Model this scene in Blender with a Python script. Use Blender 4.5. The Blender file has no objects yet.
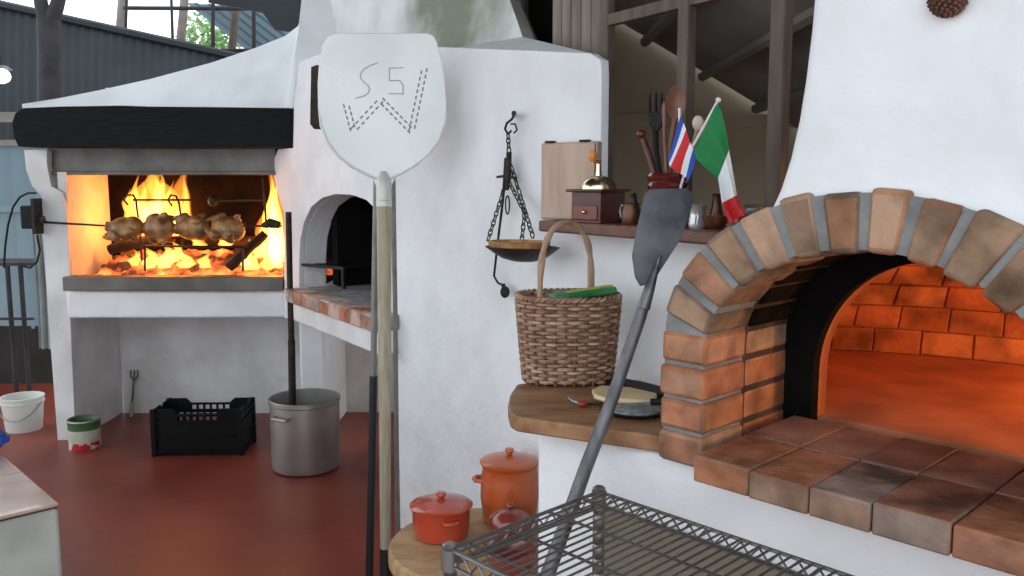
import bpy, bmesh, math, random
from math import sin, cos, pi, radians, sqrt, atan2
from mathutils import Vector, Matrix, Euler, noise
from mathutils.geometry import tessellate_polygon

random.seed(7)
scene = bpy.context.scene
COL = scene.collection
V = Vector

# ------------------------------------------------------------------ camera
F = 848.0
TH = radians(7.0)
CAM = V((0, 0, 1.5))
cd = bpy.data.cameras.new('camera')
cam = bpy.data.objects.new('camera', cd)
COL.objects.link(cam)
cam.location = CAM
cam.rotation_euler = (radians(90) - TH, 0, 0)
cd.sensor_width = 36
cd.lens = 36 * F / 1024
cd.clip_start = .02
scene.camera = cam

def ray(px, py):
    u = (px - 512) / F; v = (288 - py) / F
    return V((u, cos(TH) + v * sin(TH), -sin(TH) + v * cos(TH)))
def aty(px, py, Y):
    r = ray(px, py); return CAM + r * (Y / r.y)
def atz(px, py, z):
    r = ray(px, py); return CAM + r * ((z - 1.5) / r.z)
def atp(px, py, n, q):
    r = ray(px, py); return CAM + r * ((q - CAM.dot(n)) / r.dot(n))

# two building directions: the big pizza oven and the long plastered wall
U = V((.695, -.719, 0)).normalized(); W = V((.719, .695, 0)).normalized()
UW = V((.5446, -.8387, 0)).normalized(); NW = V((.8387, .5446, 0)).normalized()
Z = V((0, 0, 1)); X = V((1, 0, 0)); Y = V((0, 1, 0))
def OV(s, d, z): return U * s + W * d + Z * z
def WL(s, q, z): return UW * s + NW * q + Z * z
def ov(px, py, d):
    p = atp(px, py, W, d); return (p.dot(U), p.z)
def wl(px, py, q):
    p = atp(px, py, NW, q); return (p.dot(UW), p.z)
QF = 1.41      # line of the shelf fronts
QW = 1.53      # face of the plastered wall

# ------------------------------------------------------------------ mesh builder
class MB:
    def __init__(self):
        self.bm = bmesh.new(); self.mi = 0
    def _f(self, vs):
        try:
            f = self.bm.faces.new(vs); f.material_index = self.mi; return f
        except ValueError:
            return None
    def box(self, c, hx, hy, hz):
        """box by centre and three half vectors"""
        c = V(c); hx, hy, hz = V(hx), V(hy), V(hz)
        v = [self.bm.verts.new(c + hx * a + hy * b + hz * e) for e in (-1, 1) for b in (-1, 1) for a in (-1, 1)]
        for q in ((0, 2, 3, 1), (4, 5, 7, 6), (0, 1, 5, 4), (2, 6, 7, 3), (0, 4, 6, 2), (1, 3, 7, 5)):
            self._f([v[i] for i in q])
        return self
    def abox(self, x0, x1, y0, y1, z0, z1, fr=None):
        c = V(((x0 + x1) / 2, (y0 + y1) / 2, (z0 + z1) / 2))
        h = ((x1 - x0) / 2, (y1 - y0) / 2, (z1 - z0) / 2)
        if fr is None:
            return self.box(c, X * h[0], Y * h[1], Z * h[2])
        a, b = fr
        return self.box(a * c.x + b * c.y + Z * c.z, a * h[0], b * h[1], Z * h[2])
    def prism(self, pts, off):
        off = V(off)
        return self.plate([pts], off)
    def plate(self, loops, off):
        """outline (+ holes) of 3-D points on a plane, thickened by a vector"""
        off = V(off)
        n = off.normalized()
        a = V((1, 0, 0)) if abs(n.x) < .9 else V((0, 1, 0))
        e1 = n.cross(a).normalized(); e2 = n.cross(e1)
        loops = [[V(p) for p in lp] for lp in loops]
        tri = tessellate_polygon([[V((p.dot(e1), p.dot(e2), 0)) for p in lp] for lp in loops])
        flat = [p for lp in loops for p in lp]
        A = [self.bm.verts.new(p) for p in flat]
        B = [self.bm.verts.new(p + off) for p in flat]
        for t in tri:
            self._f([A[i] for i in t]); self._f([B[i] for i in reversed(t)])
        k = 0
        for lp in loops:
            m = len(lp)
            for i in range(m):
                j = (i + 1) % m
                self._f([A[k + i], A[k + j], B[k + j], B[k + i]])
            k += m
        return self
    def tube(self, pts, r, n=8, closed=False, flat=None):
        pts = [V(p) for p in pts]; m = len(pts)
        rs = r if isinstance(r, (list, tuple)) else [r] * m
        rings = []; up = None
        for i, p in enumerate(pts):
            if closed: t = pts[(i + 1) % m] - pts[i - 1]
            else: t = pts[min(i + 1, m - 1)] - pts[max(i - 1, 0)]
            t.normalize()
            if up is None:
                a = Z if abs(t.z) < .9 else X
                up = (a - t * a.dot(t)).normalized()
            else:
                up = (up - t * up.dot(t)).normalized()
            b = t.cross(up)
            fx, fy = flat if flat else (1, 1)
            rings.append([self.bm.verts.new(p + (up * cos(2 * pi * k / n) * fx + b * sin(2 * pi * k / n) * fy) * rs[i]) for k in range(n)])
        for i in range(m if closed else m - 1):
            R0, R1 = rings[i], rings[(i + 1) % m]
            for k in range(n):
                self._f([R0[k], R0[(k + 1) % n], R1[(k + 1) % n], R1[k]])
        if not closed:
            self._f(list(reversed(rings[0]))); self._f(rings[-1])
        return self
    def lathe(self, prof, c, n=32, ax=X, ay=Y, az=Z, sx=1, sy=1, closed=False, a0=0, a1=2 * pi):
        c = V(c); full = abs(a1 - a0 - 2 * pi) < 1e-6
        k = n if full else n + 1
        rings = []
        for r, z in prof:
            if r < 1e-6: rings.append([self.bm.verts.new(c + az * z)])
            else: rings.append([self.bm.verts.new(c + ax * (r * sx * cos(a0 + (a1 - a0) * i / n)) + ay * (r * sy * sin(a0 + (a1 - a0) * i / n)) + az * z) for i in range(k)])
        pr = list(zip(rings, rings[1:]))
        if closed: pr.append((rings[-1], rings[0]))
        for A, B in pr:
            for i in range(n):
                j = (i + 1) % k
                if len(A) == 1 and len(B) == 1: continue
                if len(A) == 1: self._f([A[0], B[j], B[i]])
                elif len(B) == 1: self._f([A[i], A[j], B[0]])
                else: self._f([A[i], A[j], B[j], B[i]])
        return self
    def blob(self, c, r, rot=None, nz=0, sc=6, u=20, v=12):
        c = V(c); R = rot.to_matrix() if rot else Matrix.Identity(3)
        rings = []
        def pt(th, ph):
            d = V((sin(th) * cos(ph), sin(th) * sin(ph), cos(th)))
            k = 1 + (nz * noise.noise((d + c * 3) * sc * .3) if nz else 0)
            return c + R @ V((d.x * r[0] * k, d.y * r[1] * k, d.z * r[2] * k))
        rings.append([self.bm.verts.new(pt(0, 0))])
        for i in range(1, v): rings.append([self.bm.verts.new(pt(pi * i / v, 2 * pi * j / u)) for j in range(u)])
        rings.append([self.bm.verts.new(pt(pi, 0))])
        for A, B in zip(rings, rings[1:]):
            for i in range(u):
                j = (i + 1) % u
                if len(A) == 1: self._f([A[0], B[i], B[j]])
                elif len(B) == 1: self._f([A[i], B[0], A[j]])
                else: self._f([A[i], B[i], B[j], A[j]])
        return self
    def grid(self, fn, nu, nv, thick=None):
        P = [[V(fn(i / nu, j / nv)) for j in range(nv + 1)] for i in range(nu + 1)]
        A = [[self.bm.verts.new(p) for p in row] for row in P]
        for i in range(nu):
            for j in range(nv):
                self._f([A[i][j], A[i + 1][j], A[i + 1][j + 1], A[i][j + 1]])
        if thick:
            t = V(thick)
            B = [[self.bm.verts.new(p + t) for p in row] for row in P]
            for i in range(nu):
                for j in range(nv):
                    self._f([B[i][j], B[i][j + 1], B[i + 1][j + 1], B[i + 1][j]])
            for i in range(nu):
                self._f([A[i][0], B[i][0], B[i + 1][0], A[i + 1][0]]); self._f([A[i][nv], A[i + 1][nv], B[i + 1][nv], B[i][nv]])
            for j in range(nv):
                self._f([A[0][j], A[0][j + 1], B[0][j + 1], B[0][j]]); self._f([A[nu][j], B[nu][j], B[nu][j + 1], A[nu][j + 1]])
        return self
    def link(self, c, t, side, L, Wd, r):
        """one chain link: centre, long axis, wide axis"""
        pts = []
        for i in range(14):
            a = 2 * pi * i / 14
            pts.append(V(c) + t * (L * sin(a)) + side * (Wd * cos(a)))
        return self.tube(pts, r, 6, closed=True)
    def build(self, name, mat, parent=None, smooth=40, bevel=0, seg=2, label=None, cat=None, group=None, kind=None, sub=0, remesh=0, disp=None, recalc=True, wn=False):
        bm = self.bm
        if recalc: bmesh.ops.recalc_face_normals(bm, faces=bm.faces[:])
        if smooth:
            th = radians(smooth)
            for f in bm.faces: f.smooth = True
            for e in bm.edges:
                if len(e.link_faces) == 2 and e.calc_face_angle(0) > th: e.smooth = False
        me = bpy.data.meshes.new(name)
        loc = V((0, 0, 0))
        root = parent
        if parent is None:
            lo = V((min(v.co.x for v in bm.verts), min(v.co.y for v in bm.verts), min(v.co.z for v in bm.verts)))
            hi = V((max(v.co.x for v in bm.verts), max(v.co.y for v in bm.verts), max(v.co.z for v in bm.verts)))
            loc = V(((lo.x + hi.x) / 2, (lo.y + hi.y) / 2, lo.z))
            bmesh.ops.translate(bm, verts=bm.verts[:], vec=-loc)
        bm.to_mesh(me); bm.free()
        for m in (mat if isinstance(mat, (list, tuple)) else [mat]): me.materials.append(m)
        o = bpy.data.objects.new(name, me); COL.objects.link(o)
        if parent is None: o.location = loc
        else:
            o.parent = parent
            p = parent.location.copy()      # children keep world coordinates; a part's own parent already cancels out
            o.matrix_parent_inverse = Matrix.Translation(-p)
        if remesh:
            m = o.modifiers.new('r', 'REMESH'); m.mode = 'VOXEL'; m.voxel_size = remesh; m.use_smooth_shade = True
        if disp:
            tx = bpy.data.textures.new(name + '_t', 'CLOUDS'); tx.noise_scale = disp[1]
            m = o.modifiers.new('d', 'DISPLACE'); m.texture = tx; m.strength = disp[0]; m.texture_coords = 'GLOBAL'
        if bevel:
            m = o.modifiers.new('b', 'BEVEL'); m.width = bevel; m.segments = seg; m.limit_method = 'ANGLE'; m.angle_limit = radians(35)
            m.harden_normals = False
        if wn:
            m = o.modifiers.new('w', 'WEIGHTED_NORMAL'); m.keep_sharp = False; m.weight = 80
        if sub:
            m = o.modifiers.new('s', 'SUBSURF'); m.levels = sub; m.render_levels = sub
        tag(o, label, cat, group, kind)
        return o

def tag(o, label=None, cat=None, group=None, kind=None):
    if label: o['label'] = label
    if cat: o['category'] = cat
    if group: o['group'] = group
    if kind: o['kind'] = kind
def thing(name, loc, label, cat, group=None, kind=None):
    o = bpy.data.objects.new(name, None); COL.objects.link(o)
    o.location = loc; o.empty_display_size = .05
    tag(o, label, cat, group, kind)
    return o
def copy_tree(o, parent=None):
    c = o.copy(); COL.objects.link(c)
    if parent: c.parent = parent
    for ch in list(o.children): copy_tree(ch, c)
    return c

# ------------------------------------------------------------------ materials
def srgb(r, g, b):
    f = lambda c: (c / 255 / 12.92) if c / 255 <= .04045 else ((c / 255 + .055) / 1.055) ** 2.4
    return (f(r), f(g), f(b), 1)
def mat(name, c1, c2=None, rough=.6, metal=0., nsc=6., bump=0., bsc=25., island=None, spec=.5, ramp=(.35, .65), stretch=None, detail=6, coat=0., world=False, third=None):
    m = bpy.data.materials.new(name); m.use_nodes = True
    nt = m.node_tree; N = nt.nodes; L = nt.links
    b = N['Principled BSDF']
    b.inputs['Roughness'].default_value = rough; b.inputs['Metallic'].default_value = metal
    b.inputs['Specular IOR Level'].default_value = spec
    b.inputs['Coat Weight'].default_value = coat
    tc = N.new('ShaderNodeTexCoord'); mp = N.new('ShaderNodeMapping')
    L.new(tc.outputs['Object'], mp.inputs[0])
    if stretch: mp.inputs['Scale'].default_value = stretch
    col = None
    if island:
        g = N.new('ShaderNodeNewGeometry'); rp = N.new('ShaderNodeValToRGB')
        rp.color_ramp.interpolation = 'CONSTANT'
        el = rp.color_ramp.elements
        while len(el) < len(island): el.new(.5)
        for i, c in enumerate(island): el[i].position = i / len(island); el[i].color = c
        L.new(g.outputs['Random Per Island'], rp.inputs[0]); col = rp.outputs[0]
    if c2 is not None or island:
        nz = N.new('ShaderNodeTexNoise'); nz.inputs['Scale'].default_value = nsc; nz.inputs['Detail'].default_value = detail
        L.new(mp.outputs[0], nz.inputs['Vector'])
        r2 = N.new('ShaderNodeValToRGB')
        r2.color_ramp.elements[0].position = ramp[0]; r2.color_ramp.elements[1].position = ramp[1]
        r2.color_ramp.elements[0].color = c1; r2.color_ramp.elements[1].color = c2 or c1
        if third:
            e = r2.color_ramp.elements.new((ramp[0] + ramp[1]) / 2); e.color = third
        L.new(nz.outputs['Fac'], r2.inputs[0])
        if col is None: col = r2.outputs[0]
        else:
            mx = N.new('ShaderNodeMix'); mx.data_type = 'RGBA'; mx.blend_type = 'MULTIPLY'; mx.inputs['Factor'].default_value = 1
            L.new(col, mx.inputs['A']); L.new(r2.outputs[0], mx.inputs['B']); col = mx.outputs['Result']
    if col is None: b.inputs['Base Color'].default_value = c1
    else: L.new(col, b.inputs['Base Color'])
    if bump:
        n2 = N.new('ShaderNodeTexNoise'); n2.inputs['Scale'].default_value = bsc; n2.inputs['Detail'].default_value = 5
        L.new(mp.outputs[0], n2.inputs['Vector'])
        bp = N.new('ShaderNodeBump'); bp.inputs['Strength'].default_value = bump; bp.inputs['Distance'].default_value = .02
        L.new(n2.outputs['Fac'], bp.inputs['Height']); L.new(bp.outputs[0], b.inputs['Normal'])
    return m
def emis(name, col, st):
    m = bpy.data.materials.new(name); m.use_nodes = True
    b = m.node_tree.nodes['Principled BSDF']
    b.inputs['Base Color'].default_value = col; b.inputs['Emission Color'].default_value = col; b.inputs['Emission Strength'].default_value = st
    return m

WHITE1 = (1, 1, 1, 1)
plaster = mat('white plaster', srgb(222, 224, 226), srgb(236, 238, 240), .85, nsc=3, bump=.85, bsc=7, spec=.2)
plaster_old = mat('aged plaster', srgb(206, 205, 203), srgb(228, 228, 228), .9, nsc=4, bump=.7, bsc=8, spec=.2)
plaster_moss = mat('mossy plaster', srgb(84, 88, 72), srgb(205, 206, 204), .9, nsc=2.2, bump=.3, bsc=10, spec=.2, ramp=(.42, .62), third=srgb(140, 144, 134))
def moss_material():
    m = mat('mossy plaster', srgb(206, 207, 205), srgb(224, 225, 224), .9, nsc=4, bump=.3, bsc=10, spec=.2)
    nt = m.node_tree; N = nt.nodes; L = nt.links; b = N['Principled BSDF']
    src = b.inputs['Base Color'].links[0].from_socket
    g_ = N.new('ShaderNodeNewGeometry'); vs = N.new('ShaderNodeVectorMath'); vs.operation = 'DISTANCE'
    p = atp(452, -14, NW, QW + .33); vs.inputs[1].default_value = p
    L.new(g_.outputs['Position'], vs.inputs[0])
    nz = N.new('ShaderNodeTexNoise'); nz.inputs['Scale'].default_value = 6; nz.inputs['Detail'].default_value = 6
    L.new(g_.outputs['Position'], nz.inputs['Vector'])
    ma = N.new('ShaderNodeMath'); ma.operation = 'MULTIPLY_ADD'; ma.inputs[1].default_value = .6; L.new(nz.outputs['Fac'], ma.inputs[0]); L.new(vs.outputs['Value'], ma.inputs[2])
    r = N.new('ShaderNodeValToRGB'); e = r.color_ramp.elements
    e[0].position = .52; e[0].color = (.85, .85, .85, 1); e[1].position = .88; e[1].color = (0, 0, 0, 1)
    L.new(ma.outputs[0], r.inputs[0])
    mx = N.new('ShaderNodeMix'); mx.data_type = 'RGBA'; L.new(r.outputs[0], mx.inputs['Factor']); L.new(src, mx.inputs['A']); mx.inputs['B'].default_value = srgb(112, 120, 94)
    L.new(mx.outputs['Result'], b.inputs['Base Color'])
    return m
plaster_moss = moss_material()
plaster_grey = mat('grey plaster', srgb(152, 154, 147), srgb(178, 179, 171), .9, nsc=5, bump=.3, bsc=14, spec=.2)
soot = mat('soot', srgb(12, 9, 8), srgb(30, 20, 15), .95, nsc=5, bump=.4, bsc=14, spec=.1)
black_soot = mat('black soot', srgb(10, 10, 10), srgb(22, 20, 19), .95, nsc=5, bump=.3, bsc=20, spec=.1)
floor_m = mat('red cement', srgb(114, 49, 36), srgb(138, 65, 49), .38, nsc=2.5, bump=.05, bsc=30, spec=.35)
char_wood = mat('charred wood', srgb(13, 15, 17), srgb(24, 26, 28), .85, nsc=9, bump=.5, bsc=12, stretch=(1, 4, 6), spec=.3)
steel = mat('steel', srgb(128, 130, 128), srgb(160, 160, 156), .42, .7, nsc=5, bump=.05)
dull_steel = mat('dull steel', srgb(86, 84, 80), srgb(112, 108, 102), .5, .5, nsc=6, bump=.05)
alu = mat('aluminium', srgb(150, 146, 142), srgb(176, 172, 168), .45, .75, nsc=4, bump=.06, bsc=8)
iron = mat('iron', srgb(30, 29, 29), srgb(54, 50, 47), .6, .5, nsc=25, bump=.2, bsc=60)
rust_iron = mat('rusty iron', srgb(38, 28, 24), srgb(64, 48, 40), .7, .3, nsc=20, bump=.2, bsc=60)
peel_metal = mat('peel aluminium', srgb(206, 210, 208), srgb(222, 226, 224), .5, .35, nsc=3, spec=.4)
peel_mark = mat('punched slots', srgb(118, 120, 118), rough=.6)
peel_mark_glint = mat('slots with painted glint', srgb(236, 238, 238), rough=.4)  # highlight on the zigzag's first leg, put into the slot colour
pole_tan = mat('weathered pole', srgb(150, 138, 118), srgb(172, 162, 142), .55, nsc=12, bump=.1, stretch=(6, 6, .8))
pole_grey = mat('grey pole', srgb(112, 110, 106), srgb(134, 132, 128), .5, .3, nsc=12)
black_rubber = mat('black rubber', srgb(18, 18, 19), rough=.6)
brick_cols = [srgb(190, 128, 98), srgb(176, 112, 82), srgb(172, 130, 104), srgb(196, 142, 112), srgb(160, 112, 88), srgb(182, 120, 84), srgb(178, 146, 120)]
brick = mat('clay brick', srgb(182, 180, 178), WHITE1, .85, nsc=14, bump=.35, bsc=40, island=brick_cols, ramp=(.3, .62), spec=.2)
arch_cols = [srgb(176, 130, 104), srgb(150, 120, 98), srgb(178, 146, 122), srgb(136, 112, 94), srgb(170, 126, 96), srgb(158, 130, 106)]
arch_brick = mat('arch brick', srgb(150, 148, 146), WHITE1, .88, nsc=9, bump=.4, bsc=40, island=arch_cols, ramp=(.34, .62), spec=.2)
tile_cols = [srgb(158, 118, 104), srgb(146, 110, 98), srgb(164, 124, 108), srgb(140, 102, 90)]
tile = mat('hearth tile', srgb(150, 142, 140), WHITE1, .7, nsc=7, bump=.2, bsc=30, island=tile_cols, ramp=(.3, .65), spec=.3)
hearth_face = mat('hearth edge brick', srgb(140, 132, 128), WHITE1, .85, nsc=8, bump=.35, bsc=34, island=[srgb(156, 108, 90), srgb(150, 120, 100), srgb(168, 112, 82), srgb(156, 110, 88), srgb(148, 128, 116)], ramp=(.34, .62), spec=.2)
mortar = mat('grey mortar', srgb(112, 113, 112), srgb(142, 143, 141), .95, nsc=10, bump=.4, bsc=40, spec=.1)
dark_mortar = mat('sooty mortar', srgb(62, 50, 46), srgb(88, 72, 66), .95, nsc=10, bump=.3, bsc=40, spec=.1)
dome_cols = [srgb(206, 120, 76), srgb(196, 110, 68), srgb(212, 130, 84), srgb(186, 102, 64)]
dome_brick = mat('dome brick', srgb(150, 150, 150), WHITE1, .9, nsc=10, bump=.35, bsc=30, island=dome_cols, ramp=(.3, .6), spec=.1)
bench_wood = mat('slab wood', srgb(126, 88, 58), srgb(166, 124, 86), .5, nsc=3.5, bump=.12, bsc=12, stretch=(2, 9, 4), detail=8)
stump_wood = mat('stump wood', srgb(164, 128, 90), srgb(190, 156, 114), .55, nsc=4, bump=.12, bsc=12, stretch=(3, 8, 2))
shelf_wood = mat('shelf wood', srgb(88, 58, 46), srgb(116, 80, 64), .55, nsc=4, bump=.12, bsc=14, stretch=(6, 2, 8))
box_wood = mat('pale box wood', srgb(172, 146, 128), srgb(190, 166, 148), .6, nsc=4, bump=.06, bsc=12, stretch=(7, 7, 1))
dark_wood = mat('dark red wood', srgb(66, 28, 22), srgb(92, 42, 32), .35, nsc=6, stretch=(2, 2, 9))
spoon_wood = mat('brown spoon wood', srgb(92, 54, 38), srgb(124, 78, 56), .4, nsc=8, stretch=(6, 6, 1))
black_wood = mat('ebony', srgb(20, 17, 16), srgb(34, 30, 28), .55, nsc=8, spec=.15)
post_wood = mat('brown timber', srgb(80, 70, 62), srgb(102, 90, 80), .8, nsc=6, bump=.15, stretch=(6, 6, 1))
dark_post = mat('dark timber', srgb(40, 38, 42), srgb(60, 56, 60), .85, nsc=5, bump=.2)
pale_post = mat('weathered timber', srgb(120, 112, 106), srgb(150, 142, 134), .85, nsc=5, bump=.15)
zinc_dark = mat('dark roofing', srgb(26, 31, 35), srgb(40, 45, 49), .6, nsc=1.5, spec=.3)
zinc_blue = mat('blue grey sheet', srgb(112, 134, 144), srgb(128, 150, 158), .6, nsc=1.2, spec=.3)
olive_wall = mat('beige board wall', srgb(168, 158, 134), srgb(178, 168, 144), .9, nsc=2, spec=.1)
roof_grey = mat('grey roofing', srgb(110, 105, 98), srgb(134, 130, 122), .75, nsc=2, spec=.2)
brass = mat('brass', srgb(222, 206, 170), srgb(236, 224, 196), .2, 1.)
copper = mat('dark copper', srgb(82, 56, 46), srgb(112, 78, 62), .35, .7)
wicker = mat('wicker', srgb(176, 150, 130), WHITE1, .6, nsc=30, bump=.15, bsc=60, island=[srgb(176, 144, 120), srgb(160, 128, 106), srgb(192, 160, 136), srgb(146, 114, 92)], ramp=(.25, .6))
wicker_dark = mat('wicker stake', srgb(96, 66, 48), srgb(124, 88, 64), .65, nsc=20)
cane = mat('cane handle', srgb(146, 116, 92), srgb(170, 140, 114), .55, nsc=20, bump=.1)
red_clay = mat('red glazed clay', srgb(170, 58, 36), srgb(186, 70, 44), .22, nsc=5, coat=.5)
orange_clay = mat('orange glazed clay', srgb(182, 84, 40), srgb(198, 98, 50), .28, nsc=4, coat=.4)
brown_clay = mat('red brown clay', srgb(120, 48, 38), srgb(146, 64, 50), .22, nsc=5, coat=.5)
maroon = mat('maroon glaze', srgb(82, 24, 20), srgb(108, 36, 28), .2, nsc=5, coat=.5)
chrome = mat('grey wire', srgb(120, 120, 118), srgb(142, 142, 140), .38, .85)
plastic_black = mat('black plastic', srgb(11, 13, 13), srgb(17, 20, 20), .5, spec=.2)
plastic_white = mat('white plastic', srgb(206, 208, 200), srgb(216, 218, 212), .5)
skin_m = mat('roasted skin', srgb(104, 66, 34), srgb(176, 128, 76), .35, nsc=14, bump=.3, bsc=40, ramp=(.35, .65))
bark = mat('burnt log', srgb(24, 18, 15), srgb(58, 40, 30), .9, nsc=12, bump=.5, bsc=25)

# ------------------------------------------------------------------ the setting
def struct(name, mb, m, parent=None, **k):
    return mb.build(name, m, parent, kind='structure', **k)

struct('floor', MB().abox(-9, 6, -4, 14, -.1, 0), floor_m)

# roof over the terrace (above the frame): keeps the sky light coming from the open sides
mb = MB()
for i in range(32):
    x0 = -4.6 + i * .2
    mb.prism([V((x0, -.7, 3.95)), V((x0 + .1, -.7, 4.0)), V((x0 + .2, -.7, 3.95)), V((x0 + .2, -.7, 3.94)), V((x0 + .1, -.7, 3.99)), V((x0, -.7, 3.94))], V((0, 5.4, 0)))
struct('ceiling', mb, zinc_dark)

# ---- long plastered wall with the small oven's arch and the niche below it
def wq(px, py): s, z = wl(px, py, QW); return (s, z)
sl = wq(284, 312)[0]
z_slab0 = .80
out = []
sJ = wq(398, 400)[0]
sE = wq(601, 100)[0]
out += [wq(284, 318), wq(284, 214), wq(277, 190), wq(271, 166), wq(278, 149), wq(293, 148), wq(294, 100), wq(299, 62), wq(330, 50), wq(440, 47), wq(520, 50), wq(590, 53)]
out += [(sE - .004, wq(600, 60)[1]), (sE, wq(600, 75)[1]), (sE, 1.36), (wq(735, 240)[0], 1.36), (wq(735, 240)[0], 0), (sJ, 0), (sJ, wq(398, 332)[1])]
hole = [wq(*p) for p in ((299, 300), (299, 262), (300, 240), (304, 222), (311, 207), (322, 198), (336, 194), (352, 195), (366, 200), (378, 212), (386, 230), (390, 255), (390, 312))]
wall = MB().plate([[WL(s, QW, z) for s, z in out], [WL(s, QW, z) for s, z in hole]], NW * .03)
struct('wall_center', wall, plaster, bevel=.012, seg=3, smooth=180, wn=True)

# chimney and shoulders above the wall
def wsec(pts): return [WL(s, q, z) for s, q, z in pts]
sc0 = wl(303, 15, QW + .3)[0]; sc1 = wl(500, 5, QW + .3)[0]
mb = MB()
def loft(mb, secs, cap=True):
    R = [[mb.bm.verts.new(p) for p in s] for s in secs]
    n = len(R[0])
    for A, B in zip(R, R[1:]):
        for i in range(n): mb._f([A[i], A[(i + 1) % n], B[(i + 1) % n], B[i]])
    if cap: mb._f(list(reversed(R[0]))); mb._f(R[-1])
    return mb
zt = wq(440, 47)[1]
zl = wq(299, 62)[1]
zr = wq(590, 53)[1]
sA = wq(296, 80)[0]
b0 = wsec([(sA, QW + .01, zl - .05), (sE - .02, QW + .01, zr - .01), (sE - .08, QW + .05, zr - .01), (sE - 1.3, QW + .9, zr), (sA, QW + .9, zl - .05)])
c0 = wsec([(sc0 - .02, QW + .3, zt + .14), (sc1 + .16, QW + .3, zt + .05), (sc1 + .1, QW + .4, zt + .05), (sc1 - .5, QW + .9, zt + .05), (sc0 - .02, QW + .9, zt + .14)])
c1 = wsec([(sc0, QW + .33, zt + .3), (sc1 + .02, QW + .33, zt + .22), (sc1 - .04, QW + .42, zt + .22), (sc1 - .6, QW + .9, zt + .22), (sc0, QW + .9, zt + .3)])
c2 = wsec([(sc0 + .03, QW + .36, 3.2), (sc1, QW + .36, 3.2), (sc1 - .04, QW + .45, 3.2), (sc1 - .6, QW + .88, 3.2), (sc0 + .03, QW + .88, 3.2)])
loft(mb, [b0, c0, c1, c2])
struct('wall_chimney', mb, plaster_moss, smooth=0)

# ------------------------------------------------------------------ grill fireplace (faces the camera)
GY = 4.85
g = lambda px, py, y=GY: aty(px, py, y)
zt_slab = g(170, 291).z; zb_slab = g(170, 318).z; z_fire = zt_slab + .04
xr = g(296, 300).x
grill = thing('barbecue_fireplace', V((g(170, 445).x, GY, 0)), 'white plastered open barbecue fireplace with a charred beam across its burning firebox', 'fireplace')
pier_px = [(58, 446), (76, 446), (73, 380), (70, 312), (69, 250), (66, 205), (62, 192), (51, 186), (47, 166), (47, 150), (24, 150), (26, 170), (32, 186), (41, 196), (44, 250), (50, 340)]
pp = [g(*p) for p in pier_px]
pp[0].z = 0; pp[1].z = 0
MB().prism(pp, Y * .62).build('pier', plaster_old, grill, bevel=.02, seg=3)
pr = [g(302, 440), g(327, 440)]
MB().abox(pr[0].x, pr[1].x, GY, GY + .62, 0, zb_slab).build('pier', plaster, grill, bevel=.015)
xl = g(70, 320).x
MB().abox(xl, xr + .12, GY + .6, GY + .72, 0, 2.1).build('back_wall', plaster_old, grill)
MB().abox(xl - .01, xr + .06, GY - .01, GY + .6, zb_slab, zt_slab).build('slab', plaster, grill, bevel=.015)
# firebox lining
mb = MB()
mb.abox(xl + .02, xr + .1, GY + .52, GY + .6, zt_slab, 2.05)
mb.abox(xr - .0, xr + .1, GY + .1, GY + .55, zt_slab, 2.0)
mb.abox(xl + .02, xr + .05, GY + .06, GY + .55, zt_slab, z_fire)
mb.abox(xl + .0, xr + .05, GY + .2, GY + .6, 1.86, 1.95)
mb.build('firebox', soot, grill)
MB().abox(xl - .03, xl + .02, GY + .02, GY + .56, zt_slab, g(60, 172, GY + .05).z).build('side_wall', plaster_old, grill)
# steel ledge across the mouth
a, b_ = g(62, 277, GY - .05), g(283, 291, GY - .05)
mb = MB().abox(a.x, b_.x, GY - .05, GY - .03, b_.z, a.z).abox(a.x, b_.x, GY - .03, GY + .07, a.z - .015, a.z)
mb.build('ash_ledge', dull_steel, grill, bevel=.004)
# grey damper sheet under the beam
a, b_ = g(48, 158, GY + .05), g(276, 175, GY + .05)
mb = MB().abox(a.x, b_.x, GY + .05, GY + .07, b_.z, a.z + .06).abox(a.x, b_.x, GY + .03, GY + .07, b_.z, b_.z + .02)
mb.build('damper_plate', dull_steel, grill, bevel=.003)
# charred beam
yb = GY - .16
bp = [(23, 108), (60, 106.5), (120, 105.5), (150, 106.5), (210, 107), (290, 108), (291, 128), (290.5, 147), (200, 147.5), (100, 147), (18, 146.5), (14, 138), (12, 122), (15, 113)]
MB().prism([g(*p, yb) for p in bp], Y * .2).build('charred_beam', char_wood, grill, bevel=.012)
# sloping hood from the beam up to the chimney
hb = [g(22, 106, GY - .12), g(120, 105, GY - .12), g(210, 106, GY - .12), g(300, 107, GY - .12)]
sil = [g(22, 104, GY - .1), g(60, 98, GY - .05), g(100, 90, GY), g(150, 79, GY + .05), (g(210, 63, GY + .12)), g(255, 48, GY + .2), g(285, 36, GY + .25), g(298, 26, GY + .27), g(303, 8, GY + .28), g(306, -40, GY + .3)]
mb = MB()
front = sil[:]
n = len(front)
fb = []
for i, p in enumerate(front):
    t = (p.x - front[0].x) / (front[-1].x - front[0].x)
    fb.append(V((p.x, GY - .1 + .03 * 0, hb[0].z)))
A = [mb.bm.verts.new(p) for p in front]
B = [mb.bm.verts.new(V((p.x, GY - .1, hb[0].z - .01))) for p in front]
Cc = [mb.bm.verts.new(V((p.x + .02, p.y + .55, p.z - .02))) for p in front]
D = [mb.bm.verts.new(V((p.x, GY + .6, hb[0].z - .01))) for p in front]
ext = [p + V((.9, 0, 0)) for p in (front[-1],)]
for i in range(n - 1):
    mb._f([B[i], B[i + 1], A[i + 1], A[i]])
    mb._f([A[i], A[i + 1], Cc[i + 1], Cc[i]])
    mb._f([D[i], D[i + 1], B[i + 1], B[i]])
    mb._f([D[i], Cc[i], Cc[i + 1], D[i + 1]])
xe = g(360, 60, GY + .3).x
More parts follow.
